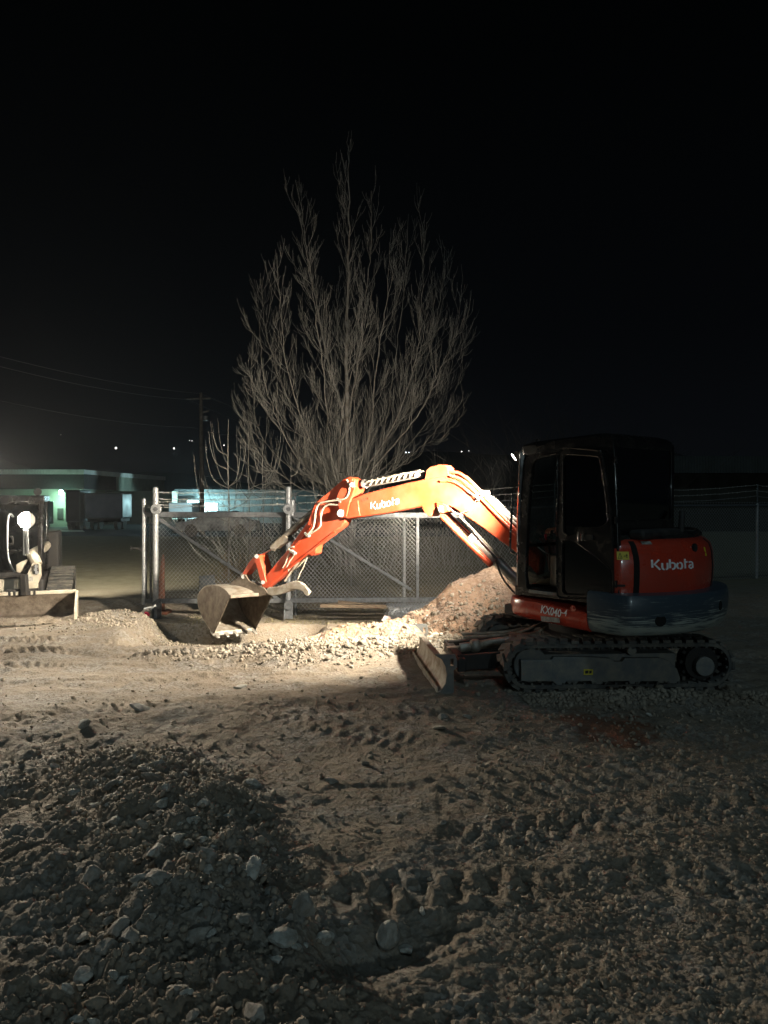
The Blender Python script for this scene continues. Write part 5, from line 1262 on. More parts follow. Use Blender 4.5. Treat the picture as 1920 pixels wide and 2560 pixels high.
# thick posts the gate runs between
for (x, yt, yb, wd_, lab) in ((389, 1222, 1545, .046, 'thick galvanised gate post with rollers at the left end of the gate'), (721, 1220, 1500, .042, 'thick galvanised post with rollers halfway along the sliding gate')):
    base = G(x, yb, GY - .12); po_ = thing('gate_post', lab, 'post', base)
    top = G(x, yt, GY - .12); b = MB(); b.tube([base, top], wd_, 18); b.ball(top, wd_ * 1.05, 16, 8, (1, 1, .7)); b.build('post', M_galvb, po_)
    c = G(x, 1273, GY - .19); b = MB(); b.cyl(c, c + Vector((0, .05, 0)), .085, n=26); b.build('roller', M_galvb, po_, bevel=.006)
    MB().cyl(c - Vector((0, .012, 0)), c + Vector((0, .05, 0)), .035, n=14).build('roller_hub', M_galv, po_, bevel=.004)
    c = G(x - (0 if x > 500 else -2), 1513, GY - .20); b = MB(); b.cyl(c, c + Vector((0, .05, 0)), .075, n=24); b.build('roller', M_galv, po_, bevel=.006)
    b = MB(); b.box(c + Vector((0, .06, -.07)), (.13, .02, .32)); b.box(c + Vector((-.06, .0, -.14)), (.012, .14, .16)); b.build('roller_plate', M_galv, po_, bevel=.003)
    b = MB()
    for yy in (1231, 1247, 1262):
        cc = G(x, yy, GY - .12); b.cyl(cc - ZZ * .008, cc + ZZ * .008, wd_ + .005, n=18); s_ = 1 if x < 500 else -1; b.bar(cc + Vector((s_ * wd_, 0, 0)), cc + Vector((s_ * (wd_ + .07), 0, 0)), .018, .018)
    b.build('wire_clamp', M_galvb, po_)
wr = thing('barbed_wire', 'three strands of barbed wire stretched between the two thick gate posts', 'barbed wire', G(389, 1262, GY - .12))
for k, yy in enumerate((1231, 1247, 1262)):
    b = MB(); barbed(b, G(402, yy + 1, GY - .12), G(712, yy - 2, GY - .12), 10 + k); b.build('strand', M_barb, wr)
# latch stop on the left
b = MB(); b.tube(smoothpath([G(357, 1378), G(345, 1371), G(330, 1371)]), .018, 8); b.bar(G(328, 1366), G(328, 1376), .03, .012); b.build('gate_stop', M_matte, gate)
# fixed fence running off to the right
fA = Vector((-1.55, 13.0, 0)); fB = Vector((14.5, 19.2, 0)); fd = (fB - fA).normalized(); fL = (fB - fA).length
fen = thing('chain_link_fence', 'long chain link fence topped with sagging barbed wire behind the excavator', 'fence', fA)
def FX(x, z, o=0): return fA + fd * x + Vector((-fd.y, fd.x, 0)) * o + ZZ * (z + gz0((fA + fd * x).x, (fA + fd * x).y))
b = MB(); chain(b, 0, fL, .0, 1.62, 0, p=.072, r_=.0026, ax=FX)
b.build('chain_link_mesh', M_wire, fen, smooth=False)
b = MB(); 
for k in range(int(fL / .072)):
    x = k * .072; b.tube([FX(x - .012, 1.665), FX(x, 1.62), FX(x + .012, 1.665)], .003, 3, False)
b.build('twisted_wire_tips', M_wire, fen, smooth=False)
b = MB(); b.tube([FX(i, 1.585) for i in np.linspace(0, fL, 14)], .024, 8); b.tube([FX(i, 1.42) for i in np.linspace(0, fL, 14)], .006, 5); b.tube([FX(i, .06) for i in np.linspace(0, fL, 14)], .006, 5); b.build('top_rail', M_galv, fen)
for k, d_ in enumerate((.05, 2.05, 5.2, 8.0, 10.37, 13.4, 16.2)):
    b = MB(); b.tube([FX(d_, -.1), FX(d_, 1.60 if d_ != 10.37 else 1.62)], .032, 12); b.ball(FX(d_, 1.61), .033, 10, 6); b.build('fence_post', M_galvb if k in (1, 4) else M_galv, fen)
for k, zz in enumerate((1.78, 1.90, 2.02)):
    b = MB(); barbed(b, FX(.1, zz - .03), FX(5.2, zz), 30 + k, .05); barbed(b, FX(5.2, zz), FX(10.4, zz + .02), 40 + k, .12); barbed(b, FX(10.4, zz), FX(16.2, zz), 50 + k, .1); b.build('barbed_wire', M_barb if k else M_wire, fen)
b = MB()
for d_ in (.05, 5.2, 10.37, 16.2): b.bar(FX(d_, 1.6), FX(d_, 2.04), .03, .02)
b.build('wire_arm', M_galv, fen)
# spare roll of mesh
ra = Vector((G(966, 1500, 11.9).x, 11.9, 0)); rb_ = Vector((1.15, 12.25, 0)); ra.z = rb_.z = gz0(.3, 12) + .15
rl = MB(); dxr = (rb_ - ra).normalized(); sdv = Vector((-dxr.y, dxr.x, 0)); Lr = (rb_ - ra).length
for layer, rad in enumerate((.155, .135, .115)):
    m_ = 22
    for i in range(-8, int(Lr / .05) + 8):
        for sg in (1, -1):
            P = []
            for j in range(m_ + 1):
                t = j / m_; xx = i * .05 + sg * t * .42
                if 0 <= xx <= Lr:
                    a = 2 * PI * t + layer; P.append(ra + dxr * xx + (sdv * math.cos(a) + ZZ * math.sin(a)) * rad)
                elif P: break
            if len(P) > 1: rl.tube(P, .0028, 3, False)
o = rl.build('mesh_roll', M_wirer, None, smooth=False, root=tuple(ra - ZZ * .155)); tag(o, 'spare roll of chain link mesh lying on the ground against the fence', 'wire roll')

# things at the foot of the fence
p = G(401, 1520, 12.95); pz = gz0(p.x, p.y); cn = thing('traffic_delineator', 'faded orange delineator post standing behind the gate mesh', 'delineator', (p.x, p.y, pz))
b = MB(); b.tube([(p.x + .0, p.y, pz + .02), (p.x + .0, p.y, pz + .1), (p.x + .045, p.y, pz + .9), (p.x + .05, p.y, pz + 1.0)], [.085, .075, .03, .012], 16); b.build('cone', M_coneo, cn)
MB().box((p.x, p.y, pz + .02), (.32, .32, .05)).build('base', M_coneo, cn, bevel=.02)
p = G(520, 1530, 13.3); pz = gz0(p.x, p.y); sg_ = thing('sign_board', 'grey tapering board standing behind the gate, left of the bucket', 'board', (p.x, p.y, pz))
b = MB(); b.plate([G(499, 1520, 13.3), G(501, 1440, 13.3), G(535, 1439, 13.3), G(545, 1520, 13.3)], (0, .03, 0)); b.build('panel', M_signb, sg_, bevel=.004)
b = MB(); b.tube([G(498, 1540, 13.28), G(499, 1440, 13.28), G(536, 1438, 13.28)], .01, 6); b.build('frame', M_galv, sg_)
for (x0, y0, x1, y1, Yd, w, lab) in ((800, 1514, 965, 1516, 11.9, .12, 'long weathered plank lying in front of the wire roll'), (845, 1505, 1000, 1522, 12.3, .10, 'weathered plank lying under the gate behind the longer one')):
    a = G(x0, y0, Yd); c = G(x1, y1, Yd + .1); b = MB(); b.bar(a, c, w, .05); o = b.build('plank', M_wood, None, bevel=.004, root=tuple(a)); tag(o, lab, 'plank')
x, y = G(965, 1556, 11.0).x, 11.0; b = MB()
rr = random.Random(4); vs = [Vector((x, y, gz(x, y) + .05)) + Vector((rr.gauss(0, .05), rr.gauss(0, .04), rr.gauss(0, .035))) for _ in range(16)]
bm = bmesh.new(); [bm.verts.new(v - Vector((x, y, 0))) for v in vs]; bmesh.ops.convex_hull(bm, input=bm.verts); me = bpy.data.meshes.new('litter'); bm.to_mesh(me); bm.free(); me.materials.append(M_paper)
o = bpy.data.objects.new('litter', me); o.location = (x, y, 0); COL.objects.link(o); tag(o, 'crumpled red and white wrapper on the grass by the soil pile', 'litter')
c = at(367, 1537, 11.6); kn = thing('hand_winch', 'small wheel with a red centre at the foot of the left gate post', 'wheel', c)
b = MB(); b.tube([c + Vector((.075 * math.cos(t), 0, .075 * math.sin(t))) for t in np.linspace(0, 2 * PI, 21)], .018, 8, False); b.build('tyre', M_rub, kn)
MB().cyl(c - Vector((0, .01, 0)), c + Vector((0, .03, 0)), .045, n=18).build('hub', M_bin, kn, bevel=.005)
b = MB(); b.bar(c, c + Vector((.10, .1, .14)), .02, .02); b.bar(c + Vector((-.06, .05, .09)), c + Vector((.12, .1, .12)), .02, .02); b.build('bracket', M_galvb, kn)

# ================================================================= TREES
def grow(mb_st, mb_tw, path, rad, rr, dens, lmax, lvl=0, up=.35, spread=.5, depth=1.0):
    """path: control points of a stem; side shoots sprout along it and turn up"""
    P = smoothpath(path, 8); n = len(P)
    sg_l = (P[-1] - P[0]).length / n * .07
    for i in range(1, n - 1): P[i] = P[i] + Vector((rr.gauss(0, sg_l), rr.gauss(0, sg_l), 0))
    Ls = sum((P[i + 1] - P[i]).length for i in range(n - 1))
    rs = [max(.0032, rad * (1 - .9 * (i / (n - 1)) ** .9)) for i in range(n)]
    (mb_st if lvl == 0 else mb_tw).tube(P, rs, 7 if lvl == 0 else (5 if rad > .02 else 3), False)
    if lvl >= 3: return
    if lvl >= 3: return
    cnt = int(Ls * (dens if lvl < 2 else 5.0))
    for k in range(cnt):
        t = rr.uniform(.12 if lvl == 0 else .15, .98); i = min(n - 2, int(t * (n - 1))); p = P[i]
        d = (P[i + 1] - P[i]).normalized(); az = rr.uniform(0, 2 * PI); a, b_ = frame_of(d)
        side = (a * math.cos(az) + b_ * math.sin(az) * depth)
        ang = rr.choice((rr.uniform(.35, .9), rr.uniform(.6, 1.5))) * spread * (1 if lvl == 0 else .8); dr = (d + side * ang * 1.6).normalized()
        L_ = max(.28, lmax * (1 - .6 * t) * rr.uniform(.5, 1.0))
        q1 = p + dr * L_ * .30; dr2 = (dr + ZZ * up).normalized(); q2 = q1 + dr2 * L_ * .35; dr3 = (dr2 + ZZ * up).normalized(); q3 = q2 + dr3 * L_ * .35
        grow(mb_st, mb_tw, [p, q1, q2, q3], max(.005, min(rs[i] * .6, .0035 + .0048 * L_)), rr, dens * 1.5, L_ * .72, lvl + 1, up, spread, depth)
TY = 20.0
def T_(xs, ys, dy=0): return at(xs, ys, TY + dy)
tree = thing('bare_tree', 'tall leafless tree with many upswept branches behind the gate', 'tree', (at(866, 1290, TY).x, TY, 0))
base = Vector((at(866, 1290, TY).x, TY, 0))
stems = [([(866, 1150, 0), (868, 900, 0), (868, 700, .1), (872, 520, 0), (875, 350, 0)], .13),
         ([(850, 1240, -.2), (822, 1080, -.5), (800, 900, -.8), (770, 700, -.9), (735, 500, -.8)], .08),
         ([(866, 1060, 0), (820, 900, .5), (785, 740, .8), (752, 600, .8), (742, 455, .8)], .07),
         ([(830, 1230, -.4), (760, 1080, -.9), (715, 930, -1.3), (685, 780, -1.4), (678, 620, -1.3)], .06),
         ([(835, 1240, .3), (770, 1120, .8), (700, 980, 1.3), (655, 830, 1.4), (640, 690, 1.4)], .055),
         ([(835, 1250, -.5), (745, 1160, -1.0), (670, 1040, -1.5), (640, 930, -1.5), (630, 800, -1.6)], .05),
         ([(840, 1240, .5), (720, 1170, 1.0), (640, 1080, 1.5), (618, 980, 1.6), (612, 880, 1.6)], .04),
         ([(885, 1240, 0), (930, 1080, -.3), (950, 900, -.6), (972, 740, -.6), (980, 560, -.6)], .08),
         ([(868, 1030, 0), (900, 900, -.3), (915, 760, -.3), (930, 620, -.2), (935, 470, -.2)], .06),
         ([(895, 1230, .3), (955, 1090, .7), (1000, 900, .9), (1015, 720, 1), (1030, 520, 1)], .07),
         ([(905, 1210, -.3), (1000, 1050, -.8), (1050, 900, -1), (1065, 760, -1.1), (1075, 540, -1)], .07),
         ([(940, 1150, .3), (1040, 1000, .8), (1090, 860, 1.2), (1115, 740, 1.2), (1130, 620, 1.2)], .05),
         ([(930, 1180, -.5), (1050, 1040, -1.2), (1110, 930, -1.4), (1150, 830, -1.5), (1172, 730, -1.5)], .05),
         ([(920, 1200, .4), (1020, 1120, 1.0), (1090, 1040, 1.3), (1140, 950, 1.4), (1165, 850, 1.4)], .04),
         ([(910, 1230, -.2), (1000, 1170, -.6), (1070, 1110, -.9), (1120, 1050, -1), (1150, 960, -1)], .035),
         ([(830, 1260, 0), (740, 1220, .2), (660, 1160, .2), (620, 1110, .3), (605, 1040, .3)], .035),
         ([(870, 1260, .3), (905, 1190, 1.4), (890, 1000, 1.8), (850, 850, 1.9), (840, 700, 1.9)], .05),
         ([(860, 1260, -.3), (840, 1160, -1.4), (860, 1000, -1.9), (900, 850, -2.0), (905, 700, -2)], .05)]
ts = MB(); tw = MB(); rr = random.Random(21)
for pts, rad in stems:
    path = [Vector(T_(866 + (x - 866) * .94, 1260 - (1260 - y) * .985, dy * 1.2)) for x, y, dy in pts]
    path = [p + Vector((rr.gauss(0, .035), rr.gauss(0, .1), 0)) for p in path]
    if pts[0][1] > 1200: path = [base + Vector((rr.gauss(0, .12), rr.gauss(0, .12), -.1))] + path
    grow(ts, tw, path, rad * .46, rr, 3.7, 1.9, 0, .42, .42)
ts.build('trunk', M_bark, tree); tw.build('crown', M_twig, tree, smooth=False)
# young trees and brush
def sapling(xb, yb, yt, Y, nb, lab, sp=.35, seed=1, rad=.022, name='sapling', spread=.8):
    rr = random.Random(seed); b0 = at(xb, yb, Y); tp = at(xb, yt, Y); b0.z = gz0(b0.x, b0.y) - .05
    o = thing(name, lab, 'sapling' if name == 'sapling' else 'bush', b0); s_ = MB(); t_ = MB(); H = tp.z - b0.z
    s_.tube(smoothpath([b0, b0 + ZZ * H * .4 + Vector((.02, 0, 0)), b0 + ZZ * H * .75, tp]), [rad * (1 - .85 * i / 18) for i in range(19)], 6)
    for k in range(nb):
        h = rr.uniform(.30, .8); az = rr.uniform(0, 2 * PI) if k > 3 else (0 if k % 2 else PI) + rr.uniform(-.3, .3); p = b0 + ZZ * H * h; L_ = H * sp * (1.15 - h); d = Vector((math.cos(az), math.sin(az), .55))
        q1 = p + d * L_ * .4; q2 = q1 + Vector((d.x * .35, d.y * .35, 1)) * L_ * .5; q3 = q2 + Vector((d.x * .1, d.y * .1, 1)) * L_ * .5
        t_.tube(smoothpath([p, q1, q2, q3], 4), [.009 * (1 - .7 * i / 12) for i in range(13)], 4)
    s_.build('trunk', M_twig, o); t_.build('crown', M_twig, o, smooth=False)
sapling(571, 1505, 1050, 15.0, 9, 'slim young tree with forked bare shoots behind the gate, left of the big tree', .42, 3)
sapling(657, 1480, 1095, 15.5, 7, 'thin straight young tree between the forked one and the second gate post', .3, 5, .016)
sapling(728, 1440, 1120, 16.5, 6, 'short thin young tree behind the second gate post', .3, 8, .014)
sapling(878, 1440, 1050, 16.5, 16, 'young tree with fanned upright shoots in front of the big tree trunk', .45, 9, .018)
sapling(622, 1480, 1080, 17.0, 5, 'bent bare young tree at the foot of the big tree on the left', .7, 10, .018)
def brush(cx, cy, wx, wy, h, n, lab, seed, m=None, rad=.008):
    rr = random.Random(seed); o = thing('bare_bush', lab, 'bush', (cx, cy, gz0(cx, cy))); t_ = MB()
    for k in range(n):
        x = cx + rr.gauss(0, wx * .3); y = cy + rr.gauss(0, wy * .3); p = Vector((x, y, gz0(x, y) - .05)); L_ = h * rr.uniform(.5, 1.0)
        d = Vector(((x - cx) / wx * 1.1 + rr.gauss(0, .3), (y - cy) / wy + rr.gauss(0, .3), 1)).normalized()
        q1 = p + d * L_ * .4; q2 = q1 + (d + Vector((rr.gauss(0, .3), rr.gauss(0, .3), .1))).normalized() * L_ * .35; q3 = q2 + (d + Vector((rr.gauss(0, .5), rr.gauss(0, .5), 0))).normalized() * L_ * .3
        t_.tube(smoothpath([p, q1, q2, q3], 3), [rad * (1 - .75 * i / 9) for i in range(10)], 3, False)
        for j in range(5):
            a = p.lerp(q3, rr.uniform(.3, .95)); dd = (d + Vector((rr.gauss(0, .8), rr.gauss(0, .8), .2))).normalized() * L_ * rr.uniform(.12, .3); t_.tube([a, a + dd * .5, a + dd + ZZ * .04], [rad * .5, rad * .4, rad * .2], 3, False)
    t_.build('branches', m or M_twig, o, smooth=False)
brush(-2.6, 18.5, 2.2, 1.2, 2.6, 50, 'tangle of bare brush at the left foot of the big tree', 31)
brush(-.4, 18.8, 2.2, 1.2, 2.6, 60, 'tangle of bare brush right under the trunk of the big tree', 32)
brush(1.9, 19.5, 2.0, 1.2, 3.0, 70, 'bare brush at the right foot of the big tree, behind the boom', 33)
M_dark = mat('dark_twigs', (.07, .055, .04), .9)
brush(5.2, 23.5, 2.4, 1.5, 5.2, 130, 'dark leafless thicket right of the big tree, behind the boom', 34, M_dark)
brush(-2.75, 15.0, .35, .3, .95, 60, 'dry brown weeds standing behind the gate mesh', 35, M_dryw, .010)
brush(-3.3, 16.5, .5, .3, .8, 30, 'low dry weeds left of the taller brown weeds', 36, M_dryw)

# ground cover under the fence
def grass():
    rr = np.random.default_rng(3); n = 9000; b_ = MB()
    x = rr.uniform(-3.2, 1.6, n); y = rr.uniform(10.9, 16.5, n); z = ground(x, y, True)
    for i in range(n):
        a = rr.uniform(0, 2 * PI); l = rr.uniform(.03, .10); dx, dy = math.cos(a), math.sin(a); w = .004
        p = Vector((x[i], y[i], z[i])); q = p + Vector((dx * l * .6, dy * l * .6, l * .5))
        b_.v += [p + Vector((-dy * w, dx * w, 0)), p - Vector((-dy * w, dx * w, 0)), q]; k = len(b_.v); b_.f.append((k - 3, k - 2, k - 1))
    me = bpy.data.meshes.new('dry_grass'); me.from_pydata([tuple(v) for v in b_.v], [], b_.f); me.materials.append(mat('dry_grass', (.26, .21, .12), .9, 0, col2=(.13, .13, .06), vscale=2))
    o = bpy.data.objects.new('dry_grass', me); COL.objects.link(o); o['kind'] = 'stuff'; tag(o, 'short trampled dry grass under and behind the fence', 'grass')
grass()

# ================================================================= BUILDINGS AND VEHICLES BEHIND
M_wall = corrugated('lit_metal_siding', (.34, .37, .30), 'X', 3.2); M_wall2 = corrugated('grey_metal_siding', (.30, .36, .36), 'X', 3.0)
M_fas = corrugated('fascia_metal', (.80, .80, .76), 'X', 2.2); M_roofd = mat('dark_roof', (.018, .018, .02), .8, var=.3)
GZ7 = gz0(-30, 70)
wh = thing('warehouse', 'long low metal clad warehouse with a green wall lamp at the far left', 'warehouse', (-40, 78, GZ7))
Yw = 72.0
xc = at(205, 1200, Yw).x; z_top = at(205, 1174, Yw).z; z_fb = at(205, 1186, Yw).z; z_w = at(205, 1223, Yw).z
b = MB(); b.box(((xc - 70) / 2 + 0, Yw + 12, (GZ7 - .5 + z_w) / 2), (abs(-70 - xc), 24, z_w - GZ7 + .5)); b.build('wall', M_wall, wh, smooth=False)
b = MB(); b.box(((xc - 70) / 2, Yw + 12, (z_w + z_fb) / 2 + .02), (abs(-70 - xc) + .6, 24.6, z_fb - z_w)); b.build('overhang', M_roofd, wh, smooth=False)
b = MB(); b.box(((xc - 70) / 2, Yw - .2, (z_top + z_fb) / 2), (abs(-70 - xc) + .6, .3, z_top - z_fb)); b.bar((xc, Yw, (z_top + z_fb) / 2), (at(411, 1199, 96).x, 96, (z_top + z_fb) / 2), .3, z_top - z_fb)
b.build('fascia', M_fas, wh, smooth=False)
b = MB(); xe = at(411, 1199, 96).x
b.prism([Vector((xc, Yw, GZ7 - .5)), Vector((xe, 96, GZ7 - .5)), Vector((xc - 4, 96, GZ7 - .5))], [Vector((xc, Yw, z_fb)), Vector((xe, 96, z_fb)), Vector((xc - 4, 96, z_fb))]); b.build('side_wall', M_wall, wh, smooth=False)
# extends to the right in shade
b = MB(); xr_ = at(430, 1230, 78).x; b.box(((xc + xr_) / 2, 79, (GZ7 - .5 + at(0, 1228, 78).z) / 2), (xr_ - xc, 2, at(0, 1228, 78).z - GZ7 + .5)); b.build('annex', M_wall, wh, smooth=False)
p = at(152, 1282, Yw - .06); b = MB(); b.box(at(151, 1284, Yw - .05), (.55, .08, 1.0)); b.build('window', M_matte, wh)
LP = at(153, 1231, Yw - .35); lpb = MB().box(LP + Vector((0, .15, .1)), (.5, .35, .25)).build('wall_lamp', M_matte, wh, bevel=.02)
MB().ball(LP, .24, 14, 8).build('lamp_globe', emis('green_lamp', (.42, 1, .72), 30), lpb)
def point(name, loc, e_, col, r_=.1):
    l = bpy.data.lights.new(name, 'POINT'); l.energy = e_; l.color = col; l.shadow_soft_size = r_; o = bpy.data.objects.new(name, l); COL.objects.link(o); o.location = loc; return o
point('wall_lamp_light', LP + Vector((0, -.7, -.9)), 420, (.50, 1, .72), .3)
# pool of lamplight on the ground, put in as a pale sheet
ap = MB(); q = [at(60, 1326, 0 + 55), at(262, 1322, 58), at(230, 1316, 68), at(100, 1316, 68)]
zz_ = GZ7
def gproj(xs, Y, dz=.03): v = at(xs, 1300, Y); return Vector((v.x, Y, gz(v.x, Y) + dz))
ap.add([gproj(96, 58), gproj(212, 58.5), gproj(206, 63.5), gproj(105, 63.5)], [(0, 1, 2, 3)])
o = ap.build('lit_ground_patch', mat('lit_ground_pale', (.55, .58, .52), .9, var=.2, vscale=2), None, smooth=False); o['kind'] = 'structure'
# trailers
def trailer(xl, xr, yt, yb, Y, m, lab, ln=8, sh=0, fr=True, grp=None):
    a = at(xl, yt, Y); c = at(xr, yb, Y); g0 = gz0((a.x + c.x) / 2, Y)
    o = thing('box_trailer', lab, 'trailer', ((a.x + c.x) / 2, Y + ln / 2, g0), grp)
    MB().box(((a.x + c.x) / 2, Y + ln / 2, (a.z + c.z) / 2), (c.x - a.x, ln, a.z - c.z)).build('cargo_box', m, o, bevel=.06)
    if fr:
        b_ = MB(); w = .09; b_.bar((a.x, Y - .03, a.z), (c.x, Y - .03, a.z), w, w); b_.bar((a.x, Y - .03, c.z), (c.x, Y - .03, c.z), w, w); b_.bar((a.x, Y - .03, c.z), (a.x, Y - .03, a.z), w, w, Vector((0, 1, 0))); b_.bar((c.x, Y - .03, c.z), (c.x, Y - .03, a.z), w, w, Vector((0, 1, 0))); b_.build('box_frame', M_galv, o)
    b_ = MB(); b_.box(((a.x + c.x) / 2, Y + ln / 2, c.z - .18), ((c.x - a.x) * .9, ln * .95, .3)); b_.build('chassis', M_matte, o, bevel=.03)
    for dx in (.18, .82):
        for dy in (.2, .75):
            x = a.x + (c.x - a.x) * dx; cc = Vector((x, Y + ln * dy, g0 + .5)); wb_ = MB().cyl(cc - Vector((.15, 0, 0)), cc + Vector((.15, 0, 0)), .5, n=18).build('wheel', M_rub, o)
    return o
M_tdark = mat('trailer_dark', (.05, .05, .055), .5, 0, var=.4, vscale=.8); M_tgrey = mat('trailer_grey', (.22, .23, .26), .45, 0, col2=(.13, .14, .16), vscale=.7); M_tgl = mat('dark_gloss', (.03, .032, .036), .15, 0, var=.4, vscale=.6)
M_twhite = mat('trailer_white', (.62, .66, .68), .5, 0, var=.15, vscale=.8)
trailer(-60, 104, 1253, 1312, 66, M_tgl, 'dark glossy box truck behind the loader headlight, leftmost of the parked trailers', 2.4, fr=False)
trailer(166, 200, 1225, 1304, 64, M_tdark, 'dark box trailer parked just right of the green wall lamp', 2.4)
trailer(212, 306, 1234, 1295, 64, M_tgrey, 'wide grey box trailer with pale frame, rightmost by the warehouse', 2.4)
trailer(421, 480, 1257, 1283, 52, M_twhite, 'white box trailer brightly lit by the blue lamp beyond the gate', 3, fr=False)
# middle building
mb_ = thing('workshop_building', 'low teal lit metal building beyond the gate and the utility pole', 'building', (at(560, 1300, 82).x, 86, gz0(-17, 82)))
zt_m = at(0, 1223, 82).z; zw_m = at(0, 1240, 82).z; xl_m = at(440, 0, 82).x; xr_m = at(790, 0, 82).x; g_m = gz0(-17, 82) - .3
b = MB(); b.box(((xl_m + xr_m) / 2, 88, (g_m + zw_m) / 2), (xr_m - xl_m, 12, zw_m - g_m)); b.build('wall', M_wall2, mb_, smooth=False)
b = MB(); b.prism([Vector((xl_m - .3, 81.4, zw_m)), Vector((xr_m + .3, 81.4, zw_m)), Vector((xr_m + .3, 81.4, zt_m - .1)), Vector((xl_m - .3, 81.4, zt_m))], [Vector((xl_m - .3, 94, zw_m)), Vector((xr_m + .3, 94, zw_m)), Vector((xr_m + .3, 94, zt_m + .5)), Vector((xl_m - .3, 94, zt_m + .5))]); b.build('roof', corrugated('roof_metal', (.16, .19, .19), 'X', 3), mb_, smooth=False)
for (x0, x1, y0, m_) in ((497, 545, 1257, M_twhite), (470, 497, 1252, M_twhite)):
    a = at(x0, y0, 81.9); c = at(x1, 1300, 81.9); MB().box(((a.x + c.x) / 2, 81.95, (a.z + g_m) / 2), (c.x - a.x, .1, a.z - g_m)).build('roller_door', m_, mb_, smooth=False)
b = MB()
for x in (491, 524): v = at(x, 1216, 84); b.bar(v, v - ZZ * .6, .08, .08)
b.build('roof_vent', M_galv, mb_)
L2 = at(483, 1249, 80.8); l2 = MB().box(L2, (1.0, .4, .3)).build('wall_lamp', M_matte, mb_)
MB().box(L2 - ZZ * .2 - Vector((0, .1, 0)), (1.1, .3, .22)).build('lamp_globe', emis('blue_lamp', (.55, .97, 1), 22), l2)
point('workshop_lamp_light', L2 + Vector((1.2, -1.4, -.3)), 1500, (.55, .95, 1), .3)
point('yard_lamp_light', at(470, 1262, 49.5), 260, (.6, .95, 1), .3)
# parked car under the white trailer
cr_ = thing('parked_car', 'snow dusted parked car seen through the gate mesh beside the white trailer', 'car', (at(470, 1300, 40).x, 40, gz0(-10, 40)))
a = at(440, 1300, 40); prof = [(0, .3), (0, .75), (.9, .85), (1.5, 1.3), (3.0, 1.32), (3.6, .9), (4.2, .8), (4.25, .3)]
b = MB(); cx0 = at(430, 0, 40).x; g4 = gz0(-10, 40); b.prism([Vector((cx0 + x, 40, g4 + z)) for x, z in prof], [Vector((cx0 + x, 41.7, g4 + z)) for x, z in prof]); b.build('body', mat('car_paint', (.45, .48, .5), .4, 0, col2=(.06, .06, .07), vscale=1.4), cr_, bevel=.08)
for dx in (.85, 3.4):
    cc = Vector((cx0 + dx, 39.98, g4 + .33)); MB().cyl(cc, cc + Vector((0, .2, 0)), .33, n=18).build('wheel', M_rub, cr_)
# building on the right
rb2 = thing('grey_building', 'dim long grey building behind the fence at the right', 'building', (30, 46, gz0(25, 40)))
M_rw = corrugated('block_wall', (.07, .065, .05), 'X', .3); M_rf = corrugated('pale_fascia', (.13, .14, .135), 'X', 2)
Yr = 40; xl = at(1560, 0, Yr).x; zT = at(0, 1142, Yr).z; zF = at(0, 1184, Yr).z; g5 = gz0(25, 40) - .2
b = MB(); b.box((xl + 20, Yr + 6, (g5 + zF) / 2), (40, 12, zF - g5)); b.build('wall', M_rw, rb2, smooth=False)
b = MB(); b.box((xl + 20, Yr + 6, (zT + zF) / 2 + .02), (40.6, 12.8, zT - zF - .0)); b.build('fascia', M_rf, rb2, smooth=False)
b = MB(); zz2 = at(0, 1257, Yr).z; b.box((xl + 20, Yr - .03, zz2), (40, .06, .05)); b.build('wall_trim', M_rf, rb2, smooth=False)
# ================================================================= UTILITY POLE
Yp = 45.0
pb0 = at(505, 1300, Yp); ptp = at(502, 982, Yp); pb0.z = gz0(pb0.x, Yp) - .2
pol = thing('utility_pole', 'tall wooden utility pole with crossarm and wires left of the big tree', 'utility pole', (pb0.x, Yp, gz0(pb0.x, Yp)))
M_pole = mat('pole_wood', (.10, .09, .08), .9, var=.4); MB().tube([pb0, ptp], [.16, .10], 12).build('pole', M_pole, pol)
b = MB(); c = at(503, 998, Yp); b.bar(c - Vector((.9, 0, 0)), c + Vector((.55, 0, .05)), .1, .1); c2 = at(503, 1032, Yp); b.bar(c2, c2 + Vector((.45, 0, .1)), .08, .08); b.build('crossarm', M_pole, pol)
b = MB(); b.cyl(at(514, 1040, Yp), at(514, 1052, Yp), .16, n=14); b.ball(at(516, 1118, Yp), .13, 10, 8); b.build('transformer', M_galv, pol)
def wire(p, q, sag, n=24): p = Vector(p); q = Vector(q); return [p.lerp(q, i / n) - ZZ * sag * 4 * (i / n) * (1 - i / n) for i in range(n + 1)]
M_wr = mat('cable', (.07, .07, .075), .6)
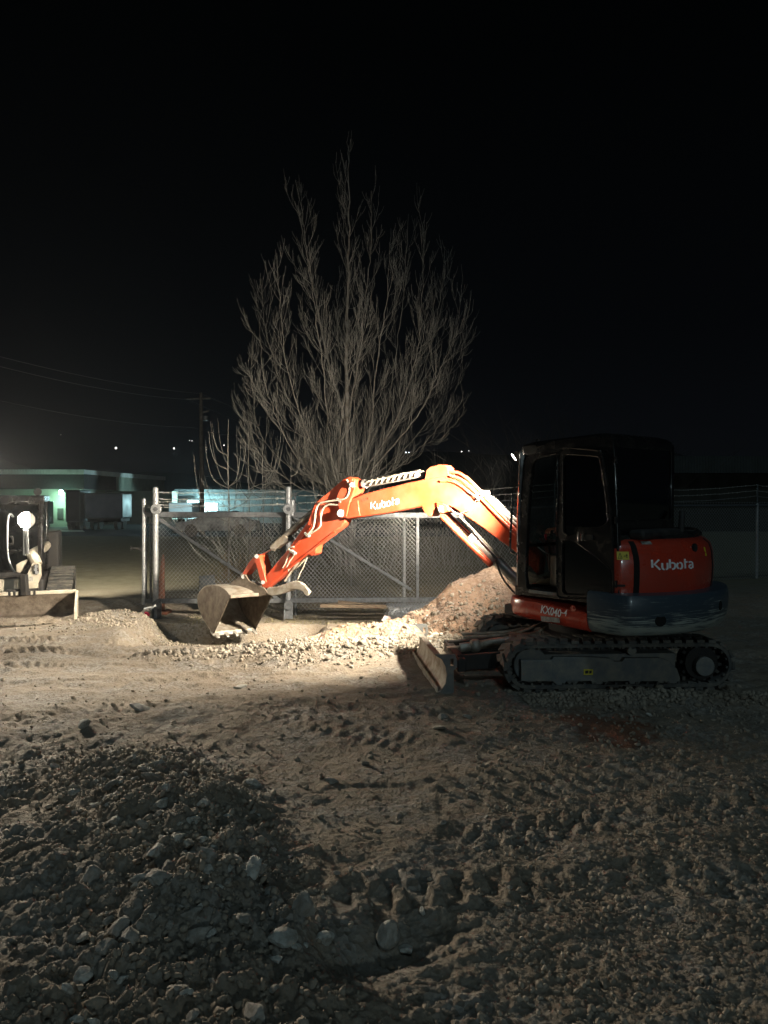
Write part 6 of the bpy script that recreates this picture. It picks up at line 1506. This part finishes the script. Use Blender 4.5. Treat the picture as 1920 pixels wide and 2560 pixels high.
for (x0, y0, x1, y1, x2, y2) in ((-60, 876, 502, 984, 760, 1062), (-60, 901, 472, 999, 700, 1075), (-60, 989, 481, 1069, 760, 1100)):
    b = MB(); b.tube(wire(at(x0, y0, 30), at(x1, y1, Yp), .25), .016, 4, False); b.tube(wire(at(x1, y1, Yp), at(x2, y2, 62), .3), .016, 4, False); b.build('cable', M_wr, pol)
# far house lights on the hill
for k, (x, y, s_, st, lab) in enumerate([(152, 1087, .3, .25, 'faint house light high on the dark hill above the warehouse'), (290, 1120, .55, 2.2, 'brightest house light on the hill above the warehouse roof end'), (435, 1121, .42, 1.8, 'house light on the hill just left of the utility pole'),
    (474, 1101, .22, .8, 'tiny left light of the close pair touching the utility pole'), (480, 1102, .22, 1.0, 'tiny right light of the close pair touching the utility pole'), (560, 1113, .3, 1.6, 'small house light on the hill right of the utility pole'),
    (1015, 1131, .35, 3, 'left bluish light of the pair on the hill above the boom'), (1022, 1131, .3, 3, 'right bluish light of the pair on the hill above the boom'), (1154, 1129, .3, 2, 'warm light on the hill above the boom knee, left of its neighbour'), (1172, 1127, .22, 1.2, 'faint small light on the hill, rightmost above the boom')]):
    c = at(x, y, 500); o = MB().ball(c, s_ * 1.15, 10, 6).build('house_light', emis('house_light_%d' % k, (1, .97, .9) if k not in (6, 7) else (.75, .88, 1), st * 2.2), None, root=tuple(c)); tag(o, lab, 'light')

# ================================================================= NIGHT AIR: thin dust and mist
hz = MB().box((0, 300, 20), (17000, 1300, 54)).build('haze', M_hole, None, smooth=False); hz['kind'] = 'stuff'
m = bpy.data.materials.new('haze'); m.use_nodes = True; N = m.node_tree.nodes; L = m.node_tree.links; N.clear()
o = N.new('ShaderNodeOutputMaterial'); v = N.new('ShaderNodeVolumePrincipled'); v.inputs['Density'].default_value = .0003; v.inputs['Color'].default_value = (.90, .94, 1, 1); v.inputs['Anisotropy'].default_value = .72
L.new(v.outputs[0], o.inputs['Volume']); hz.data.materials.clear(); hz.data.materials.append(m)
